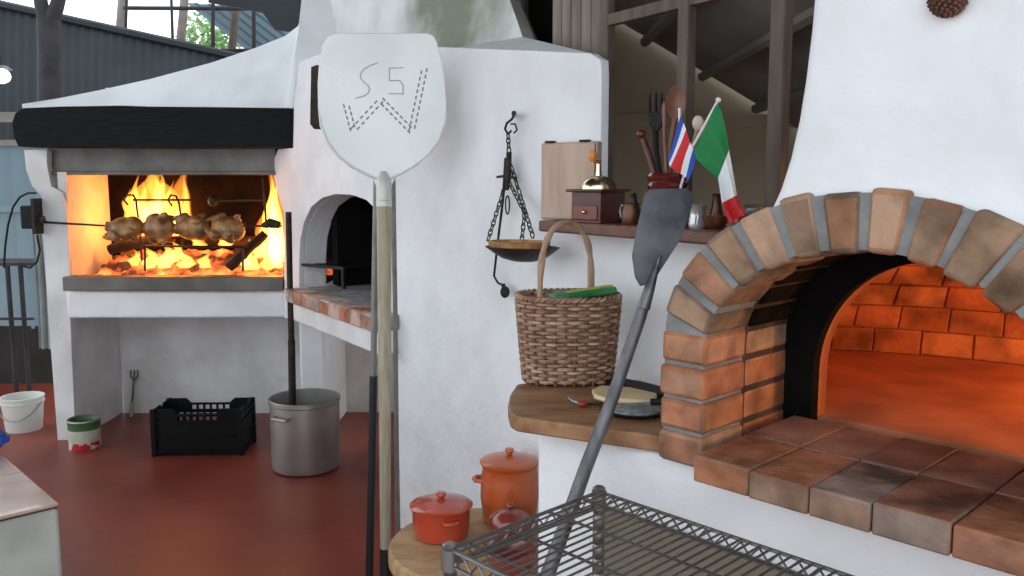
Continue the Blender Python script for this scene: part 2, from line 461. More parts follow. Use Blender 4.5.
Ae = mb.bm.verts.new(V((xe, front[-1].y, front[-1].z))); Be = mb.bm.verts.new(V((xe, GY - .0, hb[0].z - .01)))
Ce = mb.bm.verts.new(V((xe, front[-1].y + .55, front[-1].z))); De = mb.bm.verts.new(V((xe, GY + .6, hb[0].z - .01)))
mb._f([B[-1], Be, Ae, A[-1]]); mb._f([A[-1], Ae, Ce, Cc[-1]]); mb._f([Be, De, Ce, Ae]); mb._f([B[-1], D[-1], De, Be]); mb._f([D[-1], Cc[-1], Ce, De])
mb._f([A[0], Cc[0], D[0], B[0]])
mb.build('hood', plaster, grill, smooth=30)

# ---- fire
def vol_mat(name, col, st):
    m = bpy.data.materials.new(name); m.use_nodes = True
    nt = m.node_tree; nt.nodes.clear()
    o = nt.nodes.new('ShaderNodeOutputMaterial'); e = nt.nodes.new('ShaderNodeEmission')
    e.inputs[0].default_value = col; e.inputs[1].default_value = st
    nt.links.new(e.outputs[0], o.inputs['Volume'])
    return m
flame_m = vol_mat('flame gas', (1, .31, .04, 1), 80)
flame_soft = vol_mat('soft flame gas', (1, .26, .03, 1), 16)
flame_hot = vol_mat('hot flame gas', (1, .36, .06, 1), 110)
def flame(px, py0, py1, wpx, y, m, parent, lean=0):
    p0 = aty(px, py0, y); p1 = aty(px + lean, py1, y); R = wpx / F * y / 2
    ph = random.random() * 6
    prof = []
    mb = MB(); rings = []
    nseg = 14
    for i in range(nseg + 1):
        t = i / nseg
        r = R * (sin(pi * min(1, .12 + t * .88) ** .75)) * (1 - t) ** .25 + .0015
        c = p0.lerp(p1, t) + V((sin(t * 7 + ph) * R * .45 * t, cos(t * 5 + ph) * R * .3 * t, 0))
        k = 1 + .22 * sin(t * 13 + ph)
        rings.append([mb.bm.verts.new(c + V((cos(2 * pi * j / 10) * r * k, sin(2 * pi * j / 10) * r * .8, 0))) for j in range(10)])
    for A_, B_ in zip(rings, rings[1:]):
        for j in range(10): mb._f([A_[j], A_[(j + 1) % 10], B_[(j + 1) % 10], B_[j]])
    mb._f(list(reversed(rings[0]))); mb._f(rings[-1])
    return mb.build('flame', m, parent)
fire = thing('log_fire', V((g(190, 270).x, GY + .3, z_fire)), 'bright orange fire burning behind the spit in the white barbecue fireplace', 'fire')
yf = GY + .36
for a in ((128, 222, 188, 9, 0), (135, 228, 172, 11, 2), (143, 228, 182, 14, -2), (153, 230, 174, 18, 3), (160, 228, 170, 13, 0), (168, 230, 180, 12, 3), (185, 226, 172, 8, 1), (181, 228, 190, 9, 0), (148, 235, 200, 24, 4), (172, 236, 205, 22, 0), (125, 245, 215, 12, -2), (200, 246, 226, 18, 0), (225, 246, 228, 16, 2)):
    flame(*a[:4], yf + random.uniform(-.05, .05), flame_m, fire, a[4])
for a in ((145, 236, 158, 40, 3), (162, 236, 165, 44, 0), (183, 232, 158, 22, 0), (272, 262, 160, 30, 0)):
    flame(*a[:4], GY + .42, flame_soft, fire, a[4])
for a in ((272, 250, 172, 14, -3), (279, 262, 174, 14, -3), (268, 258, 205, 16, 2), (277, 268, 216, 16, 0), (258, 258, 228, 12, 3), (245, 266, 238, 12, 2)):
    flame(*a[:4], GY + .25 + random.uniform(-.03, .03), flame_hot, fire, a[4])
for a in ((150, 268, 246, 16, 0), (165, 268, 244, 20, 2), (185, 268, 250, 18, 1), (205, 268, 252, 14, 0), (250, 270, 248, 20, 2), (268, 270, 246, 16, 0), (135, 266, 250, 12, 0), (176, 262, 240, 14, 0)):
    flame(*a[:4], GY + .16 + random.uniform(-.03, .03), flame_m, fire, a[4])

# ember bed (nobody could count the coals)
def ember_material(name, lo=.44, hi=.62, st=7):
    m = bpy.data.materials.new(name); m.use_nodes = True
    nt = m.node_tree; N = nt.nodes; L = nt.links; b = N['Principled BSDF']
    tc = N.new('ShaderNodeTexCoord'); nz = N.new('ShaderNodeTexNoise'); nz.inputs['Scale'].default_value = 8; nz.inputs['Detail'].default_value = 5
    L.new(tc.outputs['Object'], nz.inputs['Vector'])
    r = N.new('ShaderNodeValToRGB'); e = r.color_ramp.elements
    e[0].position = lo; e[0].color = (.01, .001, .0005, 1); e[1].position = hi; e[1].color = (1, .42, .10, 1)
    k = e.new((lo * 1.4 + hi * .6) / 2); k.color = (.5, .06, .012, 1)
    k = e.new((lo * .5 + hi * 1.5) / 2); k.color = (1, .24, .05, 1)
    L.new(nz.outputs['Fac'], r.inputs[0]); L.new(r.outputs[0], b.inputs['Emission Color'])
    b.inputs['Emission Strength'].default_value = st
    b.inputs['Base Color'].default_value = (.06, .04, .035, 1); b.inputs['Roughness'].default_value = .95
    return m
ember_m = ember_material('glowing coals', .42, .72, 2.4)
mb = MB()
x0 = g(100, 270, GY + .2).x; x1 = g(284, 270, GY + .2).x
mb.grid(lambda a, b: V((x0 + (x1 - x0) * a, GY + .1 + .4 * b, z_fire + .02 + .14 * b + .05 * noise.noise(V((a * 14, b * 5, 0))) + .02 * noise.noise(V((a * 40, b * 15, 3))))), 90, 26, thick=(0, 0, -.03))
mb.build('embers', ember_m, label='bed of glowing orange coals on the floor of the barbecue fireplace', cat='embers', kind='stuff', smooth=60)
rng = random.Random(3)
# logs
def log(name, pa, pb, r, label, seed=0):
    rr = random.Random(seed); pts = []; rs = []
    for i in range(9):
        t = i / 8
        pts.append(V(pa).lerp(V(pb), t) + V((rr.uniform(-1, 1), rr.uniform(-1, 1), rr.uniform(-1, 1))) * r * .12)
        rs.append(r * rr.uniform(.88, 1.1))
    return MB().tube(pts, rs, 12).build(name, bark, label=label, cat='log', smooth=50)
log('firewood_log', aty(229, 268, GY + .14), aty(266, 233, GY + .20), .03, 'charred log leaning diagonally over the coals at the right of the fire', 1)
log('firewood_log', aty(108, 250, GY + .3), aty(150, 240, GY + .36), .035, 'burnt log lying in the coals below the leftmost chicken', 2)
log('firewood_log', aty(196, 238, GY + .42), aty(262, 243, GY + .4), .035, 'burnt log lying in the coals behind the rightmost chicken', 3)

# iron fire rack with hooked bars
rack0 = thing('fire_iron_rack', aty(180, 250, GY + .2), 'black iron rack with hooked cross bars above the coals behind the chickens', 'fire rack')
yr = GY + .22
r_ = .007
MB().tube([aty(x, y, yr) for x, y in ((128, 205), (124, 200), (127, 195), (133, 195), (136, 200), (137, 210), (139, 222), (142, 262))], r_, 7).build('hook', iron, rack0)
MB().tube([aty(133, 200, yr), aty(192, 200, yr)], r_, 7).build('bar', iron, rack0)
MB().tube([aty(x, y, yr) for x, y in ((172, 206), (168, 200), (171, 195), (176, 196), (179, 203), (181, 218), (183, 262))], r_, 7).build('hook', iron, rack0)
MB().tube([aty(214, 201, yr), aty(264, 200, yr)], r_, 7).blob(aty(213, 201, yr), (.03, .03, .035)).build('bar', iron, rack0)
MB().tube([aty(263, 178, yr), aty(266, 220, yr), aty(268, 265, yr)], r_, 7).build('hook', iron, rack0)
MB().tube([aty(143, 246, GY + .12), aty(246, 247, GY + .12)], r_, 7).build('bar', iron, rack0)
MB().tube([aty(145, 246, GY + .12), aty(145, 271, GY + .12)], r_, 7).build('leg', iron, rack0)
MB().tube([aty(243, 246, GY + .12), aty(243, 271, GY + .12)], r_, 7).build('leg', iron, rack0)

# spit with motor
ysp = GY - .02
sp = thing('rotisserie_spit', aty(180, 226, ysp), 'long steel rotisserie spit running through the chickens over the fire', 'spit')
MB().tube([aty(40, 222, ysp), aty(110, 226, ysp), aty(282, 226, ysp)], .006, 8).build('rod', iron, sp)
MB().tube([aty(262, 226, ysp), aty(270, 223, ysp), aty(280, 225, ysp)], [.012, .03, .02], 10).build('end_clamp', rust_iron, sp)
for px in (106, 246):
    mb = MB()
    for dz in (-.02, .02):
        mb.tube([aty(px + (9 if px < 200 else -9), 226, ysp) + V((0, 0, dz)), aty(px, 226, ysp) + V((0, 0, dz)), aty(px, 226, ysp)], .004, 6)
    mb.build('prong', iron, sp)
mt = thing('spit_motor', aty(33, 220, GY - .02), 'small black spit motor fixed to the outer left side of the fireplace pier', 'motor')
p = aty(33, 216, GY - .02)
MB().abox(p.x - .04, p.x + .035, p.y - .06, p.y + .06, p.z - .07, p.z + .06).build('housing', plastic_black, mt, bevel=.008)
MB().tube([p + V((-.02, 0, -.02)), p + V((.06, 0, -.02))], .022, 14).build('gearbox', dull_steel, mt)
MB().abox(p.x + .03, p.x + .045, p.y - .07, p.y + .07, p.z - .1, p.z + .1).build('bracket', iron, mt)
MB().tube([aty(x, y, GY - .02) for x, y in ((36, 193), (28, 193), (20, 197), (13, 207), (8, 225), (5, 248), (4, 268))], .006, 7).build('cord', plastic_black, mt)
MB().tube([aty(x, y, GY - .02) for x, y in ((37, 235), (40, 250), (37, 262), (30, 268), (23, 266))], .006, 7).build('cord', plastic_black, mt)

# chickens
def chicken():
    mb = MB()
    mb.blob((0, 0, 0), (.105, .075, .072))
    mb.blob((.05, 0, .012), (.07, .07, .066))
    for s in (-1, 1):
        mb.blob((-.055, s * .062, -.02), (.052, .032, .034), Euler((0, .4, s * .5)))
        mb.tube([(-.08, s * .06, -.03), (-.115, s * .035, -.045), (-.14, s * .02, -.04)], [.022, .014, .012], 8)
        mb.blob((.03, s * .074, 0), (.05, .022, .026), Euler((0, -.5, s * .3)))
        mb.blob((.062, s * .07, -.03), (.04, .017, .018), Euler((0, .6, 0)))
    mb.blob((-.1, 0, .01), (.03, .035, .03))
    return mb
labels = ['golden roast chicken nearest the motor end of the spit', 'golden roast chicken second from the motor end of the spit', 'golden roast chicken third from the motor end of the spit', 'roast chicken on the spit beside the leaning charred log']
proto = None
for i, (px, py, rz, rx) in enumerate(((124, 229, .15, .3), (157, 228, -.2, 1.4), (191, 228, .1, 2.4), (225, 229, -.15, 4.0))):
    if proto is None:
        proto = chicken().build('roast_chicken', skin_m, remesh=.008); o = proto
    else:
        o = proto.copy(); COL.objects.link(o)
    o.location = aty(px, py + 10, ysp); o.location.z = aty(px, py, ysp).z - .0
    o.rotation_euler = (rx, 0, rz)
    o.scale = (.86, .92, .95)
    tag(o, labels[i], 'chicken', 'chickens roasting on the spit')
# recentre mesh on the spit axis
proto.data.transform(Matrix.Translation((0, 0, -.072)))

# ------------------------------------------------------------------ small side oven in the long wall
ovn = thing('bread_oven', WL(wl(335, 300, QF)[0], QF + .2, .9), 'small black-mouthed bread oven in the white wall beside the fireplace', 'oven')
fl = lambda px, py: wl(px, py, QF)
s0, zh0 = fl(285, 292); s1 = fl(392, 322)[0]
zh = .955
zb = zh - .07
sh0, sh1 = fl(285, 300)[0], fl(373, 320)[0]
frW = (UW, NW)
mb = MB()
k = 9; w_ = (sh1 - sh0) / k
for i in range(k):
    mb.abox(sh0 + i * w_ + .003, sh0 + (i + 1) * w_ - .003, QF, QF + .11, zb, zh, frW)
mb.build('hearth_edge', mat('salvaged brick edge', srgb(140, 134, 130), WHITE1, .85, nsc=12, bump=.3, island=[srgb(196, 168, 152), srgb(188, 142, 118), srgb(206, 196, 188), srgb(190, 118, 88), srgb(180, 160, 150)], ramp=(.3, .6)), ovn, bevel=.006)
MB().abox(sh0, sh1, QF + .11, QW + .75, zb + .01, zh - .004, frW).abox(sh0 + .001, sh1 - .001, QF + .004, QF + .11, zb + .004, zh - .006, frW).build('hearth', mat('ashy hearth', srgb(120, 120, 120), srgb(158, 158, 158), .95, nsc=12, bump=.3), ovn)
MB().abox(sh0 + .06, sh1, QF + .02, QW + .72, zb - .1, zb, frW).build('slab', plaster_old, ovn, bevel=.012)
# chamber
mb = MB()
al = [wq(*p) for p in ((299, 300), (299, 262), (300, 240), (304, 222), (311, 207), (322, 198), (336, 194), (352, 195), (366, 200), (378, 212), (386, 230), (390, 255), (390, 312))]
cs_ = sum(p[0] for p in al) / len(al)
outer_al = [(cs_ + (a - cs_) * 1.25, z if i in (0, len(al) - 1) else z + .05) for i, (a, z) in enumerate(al)]
MB().plate([[WL(a, QW + .028, z) for a, z in al + outer_al[::-1]]], NW * .13).build('arch_lining', plaster, ovn, bevel=.012, seg=3)
q0, q1 = QW + .155, QW + .72
mb.abox(sh0 - .02, sh0 + .06, q0, q1, zh, zh + .6, frW).abox(sJ - .02, sJ + .04, q0, q1, zh - .1, zh + .6, frW)
mb.abox(sh0 - .02, sJ + .04, q1 - .05, q1, zh, zh + .6, frW).abox(sh0 - .02, sJ + .04, q0, q1, zh + .58, zh + .64, frW)
mb.build('chamber', black_soot, ovn)
# rear and side of the niche below
MB().abox(sh0 + .2, sJ + .1, QW + .66, QW + .72, 0, zb - .1, frW).abox(sJ, sJ + .1, QW + .15, QW + .7, 0, zb - .1, frW).build('niche_wall', plaster_old, ovn)
struct('wall_leak_block', MB().abox(xr + .1, .3, GY + .62, GY + .72, 0, 1.95), plaster_old)  # hidden wall added to keep daylight from leaking into the niche
# iron stand in the mouth
tv = thing('iron_stand', WL(fl(335, 290)[0], QF + .15, zh), 'low black iron grill stand in the mouth of the small wall oven', 'stand')
st0 = WL(wl(299, 264, QF + .13)[0], QF + .13, 0)
ztv = zh + .115
eS = (UW * .75 + X * .45).normalized(); eN = Z.cross(eS)
Ls = .36
mb = MB().box(st0 + eS * Ls / 2 + Z * (ztv - .008), eS * Ls / 2, eN * .008, Z * .008).box(st0 + eS * Ls / 2 + eN * .25 + Z * (ztv - .008), eS * Ls / 2, eN * .008, Z * .008)
for i in range(14):
    mb.box(st0 + eS * Ls * (i + .5) / 14 + eN * .125 + Z * (ztv - .008), eS * .004, eN * .125, Z * .004)
mb.build('grill_top', iron, tv)
for a in (.01, Ls - .01):
    for b in (0, .25):
        MB().box(st0 + eS * a + eN * b + Z * (zh + .055), eS * .008, eN * .008, Z * .057).build('leg', iron, tv)
mb = MB()
em = wl(332, 276, QF + .5)
for i in range(40):
    c = WL(em[0] + rng.uniform(-.1, .16), QF + .4 + rng.uniform(-.1, .25), zh + rng.uniform(.0, .03))
    mb.blob(c, (rng.uniform(.015, .03), rng.uniform(.015, .03), rng.uniform(.012, .02)), u=7, v=5, nz=.6)
mb.build('embers', ember_material('dim coals', .42, .75, .9), label='heap of dull red coals inside the small wall oven', cat='embers', kind='stuff')

# ------------------------------------------------------------------ window beside the pizza oven with its shelf
frame_q = QW + .05
def wpt(px, q=frame_q): return wl(px, 150, q)[0]
win = thing('window_frame', WL(wpt(690), frame_q, 1.36), 'brown timber frame of the unglazed opening above the wall shelf', 'window frame', kind='structure')
def post(px, wpx, mtr, zlo=1.36, zhi=3.2, q=frame_q, name='post'):
    s = wpt(px, q); p = WL(s, q, 1.5); w = wpx / F * p.y / 2
    return MB().abox(s - w * 1.25, s + w * 1.25, q - w, q + w, zlo, zhi, frW).build(name, mtr, win, bevel=.004)
post(605.5, 10, post_wood); post(684, 12, post_wood); post(777, 14, post_wood)
s_a, s_b = wpt(607), wpt(830)
za = wl(620, 18, frame_q)[1]
MB().abox(s_a, s_b, frame_q - .012, frame_q + .012, za - .015, za + .015, frW).build('rail', post_wood, win)
# boards closing the gap left of the opening
pl0, pl1 = wl(552, 40, QW + .34)[0], wl(601, 40, QW + .34)[0]
mb = MB()
for i in range(5):
    w_ = (pl1 - pl0) / 5
    mb.abox(pl0 + i * w_ + .002, pl0 + (i + 1) * w_ - .002, QW + .34, QW + .36, 1.7, 3.2, frW)
struct('wall_boards', mb, mat('weathered boards', srgb(118, 106, 96), srgb(146, 134, 122), .85, nsc=5, stretch=(5, 5, .6), bump=.15), bevel=.003)

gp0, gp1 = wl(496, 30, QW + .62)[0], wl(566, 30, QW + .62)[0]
struct('gap_shade_panel', MB().abox(gp0, gp1, QW + .62, QW + .64, 1.6, 3.4, frW), black_wood)  # black panel added to darken the gap beside the chimney
# room beyond: beige wall and the low corrugated roof over it
mb = MB().abox(.02, 4.4, 4.3, 4.4, 0, 3.4)
struct('wall_beyond', mb, olive_wall)
mb = MB().abox(.3, 3.2, 4.27, 4.31, aty(650, 121, 4.3).z - .03, aty(650, 121, 4.3).z + .03)
struct('trim_1', mb, olive_wall)
R1, R2 = aty(612, 17, 4.27), aty(790, 124, 4.27)
sd = (R2 - R1).normalized(); up = V((sd.z * -1, 0, sd.x))
mb = MB(); nr = 26
dirr = V((.0, -1, .0))
for i in range(nr):
    t0 = i / nr; y0 = 4.27 - 2.35 * t0; y1 = 4.27 - 2.35 * (i + 1) / nr; ym = (y0 + y1) / 2
    a = R1 - sd * .25; b = R2 + sd * .9
    mb.plate([[V((a.x, y0, a.z)), V((a.x, ym, a.z + .035)), V((a.x, y1, a.z)), V((a.x, y1, a.z + .006)), V((a.x, ym, a.z + .041)), V((a.x, y0, a.z + .006))]], b - a)
mb2 = mb
struct('ceiling_beyond', mb2, roof_grey)
mb = MB()
for t in (.18, .5, .8):
    c = R1.lerp(R2, t)
    mb = MB().tube([V((c.x, 4.25, c.z - .03)), V((c.x, 2.2, c.z - .03))], .025, 6)
    mb.build('rafter', roof_grey, label=None, kind='structure')

# shelf
zs = 1.395
sa, sb = wl(538, 222, QF)[0], wl(742, 240, QF)[0]
MB().abox(sa, sb, QF, QW + .09, zs - .032, zs, frW).build('wall_shelf', shelf_wood, bevel=.006, label='narrow dark red wooden shelf along the white wall below the opening', cat='shelf')

def on_shelf(px, q=QF + .06): return WL(wl(px, 225, q)[0], q, zs)

# pale wooden box with hinges
b0s, b1s = wl(541, 180, QF + .03), wl(597, 180, QF + .1)
P00 = atp(541, 218, NW, QF + .035); P00.z = zs
P10 = atp(596, 221, NW, QF + .1); P10.z = zs
ex = (P10 - P00); wbx = ex.length; ex.normalize(); ey = Z.cross(ex); 
if ey.y < 0: ey = -ey
htop = atp(541, 143, NW, QF + .035).z - zs
bx = thing('wooden_box', P00, 'upright pale wooden box with two small dark hinges at its top, beside the hanging scale', 'box')
MB().box(P00 + ex * wbx / 2 + ey * .02 + Z * (htop / 2), ex * wbx / 2, ey * .018, Z * htop / 2).build('body', box_wood, bx, bevel=.003)
MB().box(P00 + ex * wbx / 2 - ey * .002 + Z * (htop / 2), ex * (wbx / 2 - .004), ey * .004, Z * (htop / 2 - .004)).build('lid', box_wood, bx, bevel=.002)
for t in (.16, .78):
    MB().box(P00 + ex * wbx * t + ey * .004 + Z * (htop + .002), ex * .014, ey * .01, Z * .003).build('hinge', iron, bx)

# coffee grinder
gc = on_shelf(598, QF + .062)
frO = (U, W)
gd = thing('coffee_grinder', gc, 'old dark wooden coffee grinder with a brass dome and crank on the shelf', 'coffee grinder')
e1 = U; e2 = W
hw = .052; gh = .078
MB().box(gc + Z * (gh / 2 + .006), e1 * hw, e2 * hw, Z * (gh / 2)).build('case', dark_wood, gd, bevel=.002)
MB().box(gc + Z * .004, e1 * (hw + .006), e2 * (hw + .006), Z * .004).build('base', dark_wood, gd, bevel=.002)
MB().box(gc + Z * (gh + .009), e1 * (hw + .012), e2 * (hw + .012), Z * .004).build('top', dark_wood, gd, bevel=.003)
dr = MB().box(gc - e2 * (hw + .001) + Z * .028, e1 * .042, e2 * .003, Z * .019).build('drawer', mat('drawer front', srgb(110, 52, 40), srgb(128, 64, 50), .4), gd, bevel=.002)
MB().blob(gc - e2 * (hw + .008) + Z * .03, (.006, .006, .006), u=10, v=8).build('knob', brass, dr)
MB().lathe([(.05, 0), (.049, .008), (.044, .019), (.034, .028), (.02, .034), (.009, .036), (.007, .05), (.007, .068), (0, .07)], gc + Z * (gh + .013), 28).build('hopper', brass, gd)
MB().tube([gc + Z * (gh + .082), gc + Z * (gh + .086) + e1 * .012 + e2 * -.008, gc + Z * (gh + .088) + e1 * .004 - e2 * .03], .004, 8).build('crank', brass, gd)
MB().lathe([(0, 0), (.007, .002), (.012, .012), (.012, .02), (.007, .03), (0, .031)], gc + Z * (gh + .086) + e1 * .004 - e2 * .03, 16).build('crank_knob', mat('orange knob', srgb(206, 132, 58), rough=.3), gd)

# small copper jug
jp = on_shelf(628, QF + .05)
jg = thing('copper_jug', jp, 'small dark copper jug with a ring handle between grinder and utensil jar', 'jug')
MB().lathe([(0, 0), (.022, 0), (.026, .01), (.025, .035), (.02, .05), (.022, .056), (.019, .056), (.017, .048), (0, .045)], jp + UW * .012, 24).build('body', copper, jg)
MB().tube([jp + UW * .012 + V((-.026, 0, .045)).normalized() * 0 + UW * (-.022) + Z * .045, jp + UW * (-.026) + Z * .05, jp + UW * (-.032) + Z * .035, jp + UW * (-.026) + Z * .018, jp + UW * (-.012) + Z * .016], .0035, 8).build('handle', steel, jg)
MB().tube([jp + UW * .03 + Z * .048, jp + UW * .026 + Z * .066, jp + UW * .018 + Z * .078], [.006, .005, .008], 8).build('stirrer', black_wood, jg)

# utensil jar
up_ = on_shelf(667, QF + .06)
rj = .047
jar = thing('utensil_jar', up_, 'ridged dark red glazed jar full of wooden utensils behind the iron peel', 'jar')
MB().lathe([(0, 0), (.036, 0), (.043, .02), (.046, .06), (.044, .085), (.048, .093), (.051, .1), (.048, .107), (.044, .11), (.05, .117), (.052, .124), (.048, .131), (.043, .128), (.04, .12), (.04, .02), (0, .015)], up_, 36).build('body', maroon, jar)
zj = zs + .05
def up_at(px, py, q=QF + .06): return atp(px, py, NW, q)
# black fork
fk = thing('serving_fork', up_ + Z * .02, 'black wooden serving fork with three prongs standing in the red jar', 'fork')
MB().tube([up_ + Z * .02, up_at(656, 150), up_at(655, 127)], [.006, .007, .009], 8, flat=(1, .7)).build('handle', black_wood, fk)
MB().prism([up_at(x, y, QF + .056) for x, y in ((648, 112), (663, 112), (661, 126), (657, 131), (653, 131), (649, 125))], NW * .006).build('head', black_wood, fk, bevel=.001)
for x in (649.7, 655.6, 661.4):
    MB().tube([up_at(x, 113, QF + .059), up_at(x, 102, QF + .059), up_at(x + .3, 93, QF + .057)], [.0045, .004, .003], 8).build('prong', black_wood, fk)
# brown spoon
sn = thing('wooden_spoon', up_ + Z * .02 + UW * .01, 'brown wooden spoon with a deep round bowl standing in the red jar', 'spoon')
MB().tube([up_ + Z * .02 + UW * .01, up_at(670, 150, QF + .07), up_at(675, 118, QF + .07)], [.006, .006, .007], 8).build('handle', spoon_wood, sn)
c = up_at(676, 102, QF + .068)
prof = [(0, -.012), (.6, -.011), (.9, -.006), (1, 0), (.93, 0), (.7, -.004), (0, -.007)]
mb = MB()
mb.lathe([(r * 1, z) for r, z in prof], c, 24, ax=X * .0235, ay=Z * .041, az=-Y)
mb.build('bowl', spoon_wood, sn)
# pestle and pale ladle
ps = thing('pestle', up_ + Z * .02 - UW * .015, 'reddish wooden pestle with a round knob leaning left out of the jar', 'pestle')
MB().tube([up_ + Z * .03 - UW * .005, up_at(650, 158), up_at(643.5, 139)], [.007, .009, .0075], 10).build('handle', dark_wood, ps)
MB().blob(up_at(641.5, 134), (.013, .013, .011)).build('knob', dark_wood, ps)
s2 = thing('wooden_spatula', up_ + Z * .02 + UW * .0, 'thin tan wooden spatula between the fork and the spoon in the jar', 'spatula')
MB().tube([up_ + Z * .02 + NW * .01, up_at(664.5, 140, QF + .05), up_at(664.5, 112, QF + .05)], [.005, .005, .006], 8).build('handle', spoon_wood, s2)
MB().blob(up_at(664.5, 110, QF + .05), (.007, .004, .022)).build('blade', spoon_wood, s2)
s3 = thing('white_wooden_spoon', up_ + Z * .02 + UW * .02, 'pale wooden spoon tip showing behind the green of the Italian flag', 'spoon')
MB().tube([up_ + Z * .02 + UW * .02 + NW * .015, up_at(694, 142, QF + .09), up_at(697, 130, QF + .09)], .005, 8).build('handle', pole_tan, s3)
MB().blob(up_at(698, 123, QF + .09), (.014, .007, .018)).build('bowl', mat('pale wood', srgb(214, 198, 182), rough=.6), s3)

# flags
f_blue = mat('flag blue', srgb(32, 78, 170), rough=.8); f_white = mat('flag white', srgb(226, 228, 232), rough=.8); f_red = mat('flag red', srgb(196, 36, 40), rough=.8); f_green = mat('flag green', srgb(22, 118, 62), rough=.8)
cr = thing('small_flag', up_ + Z * .05 + UW * .02, 'small striped blue white and red flag stuck in the utensil jar', 'flag')
qf = QF + .035
MB().tube([up_ + Z * .03 + UW * .02, up_at(680, 160, QF + .05), up_at(679.5, 108, qf + .002)], .003, 8).build('stick', f_white, cr)
P1, P2, P3, P4 = up_at(680.5, 116, qf), up_at(665.5, 160, qf), up_at(687, 181, qf), up_at(696, 156, qf)
mb = MB(); nu, nv = 18, 14
Pt = []
for i in range(nu + 1):
    a = i / nu; row = []
    for j in range(nv + 1):
        b = j / nv
        row.append(mb.bm.verts.new(P1.lerp(P4, a).lerp(P2.lerp(P3, a), b) + NW * (.006 * sin(a * 7 + b * 2) * (.3 + b))))
    Pt.append(row)
for i in range(nu):
    a = (i + .5) / nu
    k = 0 if a < 1 / 6 or a > 5 / 6 else (1 if a < 1 / 3 or a > 2 / 3 else 2)
    for j in range(nv):
        mb.mi = k; mb._f([Pt[i][j], Pt[i + 1][j], Pt[i + 1][j + 1], Pt[i][j + 1]])
mb.build('cloth', [f_blue, f_white, f_red], cr)
it = thing('small_flag', up_ + Z * .05 + UW * .03, 'small green white and red Italian flag drooping from its white stick over the shelf', 'flag')
qi = QF + .01
MB().tube([up_ + Z * .06 + UW * .03, up_at(693, 146, qi + .03), up_at(718, 101, qi)], .0035, 8).blob(up_at(718.3, 100, qi), (.006, .006, .006), u=10, v=8).build('stick', f_white, it)
secs = [((717, 102), (694, 151)), ((722, 112), (697, 160)), ((726, 130), (708, 170)), ((729, 150), (718, 178)), ((733, 172), (720, 190)), ((737, 195), (722, 203)), ((741, 206), (725, 213)), ((746, 214), (729, 223))]
mb = MB(); rows = []
nv = 10
ss = []
for i in range(len(secs) - 1):
    for k in range(4):
        t = k / 4
        ss.append((i + t, [(secs[i][e][0] * (1 - t) + secs[i + 1][e][0] * t, secs[i][e][1] * (1 - t) + secs[i + 1][e][1] * t) for e in (0, 1)]))
ss.append((7, [secs[-1][0], secs[-1][1]]))
for gi, (a, b) in ss:
    row = []
    for j in range(nv + 1):
        t = j / nv
        row.append(mb.bm.verts.new(up_at(a[0] * (1 - t) + b[0] * t, a[1] * (1 - t) + b[1] * t, qi + .008 * sin(t * 9 + gi * .5) * min(1, gi / 2))))
    rows.append((gi, row))
for (g0, r0), (g1, r1) in zip(rows, rows[1:]):
    k = 0 if g0 < 2.99 else (1 if g0 < 4.99 else 2)
    for j in range(nv):
        mb.mi = k; mb._f([r0[j], r1[j], r1[j + 1], r0[j + 1]])
mb.build('cloth', [f_green, f_white, f_red], it)

# more small things at the right end of the shelf
bp_ = on_shelf(712, QF + .075)
MB().lathe([(0, 0), (.02, 0), (.034, .012), (.04, .03), (.037, .03), (.03, .014), (0, .006)], bp_, 28).build('wooden_bowl', spoon_wood, label='small brown wooden bowl on the shelf below the Italian flag', cat='bowl')
MB().lathe([(0, 0), (.016, 0), (.017, .03), (.012, .05), (.009, .075), (.012, .08), (.008, .082), (.006, .07), (0, .06)], on_shelf(716, QF + .13), 20).build('clay_bottle', copper, label='slim dark bottle standing behind the Italian flag', cat='bottle')
MB().lathe([(0, 0), (.018, 0), (.022, .012), (.018, .03), (.02, .05), (.024, .055), (.021, .056), (.016, .045), (0, .04)], on_shelf(697, QF + .04), 24).build('glass_cup', mat('clear grey glass', srgb(190, 192, 196), rough=.1, metal=.6), label='small shiny grey cup at the right of the iron peel blade', cat='cup')
mp_ = on_shelf(752, QF + .1)
MB().lathe([(0, 0), (.02, 0), (.024, .02), (.026, .035), (.014, .045), (.013, .05), (.02, .056), (.024, .058), (.02, .06), (.011, .052), (0, .045)], mp_, 28).build('steel_goblet', steel, label='small shiny steel pot between the Italian flag and the oven', cat='pot')
MB().blob(on_shelf(743, QF + .055) + Z * .02, (.022, .02, .02), nz=.1).build('red_fruit', mat('red fruit skin', srgb(150, 30, 24), rough=.3), label='small round red fruit at the shelf end beside the oven bricks', cat='fruit')

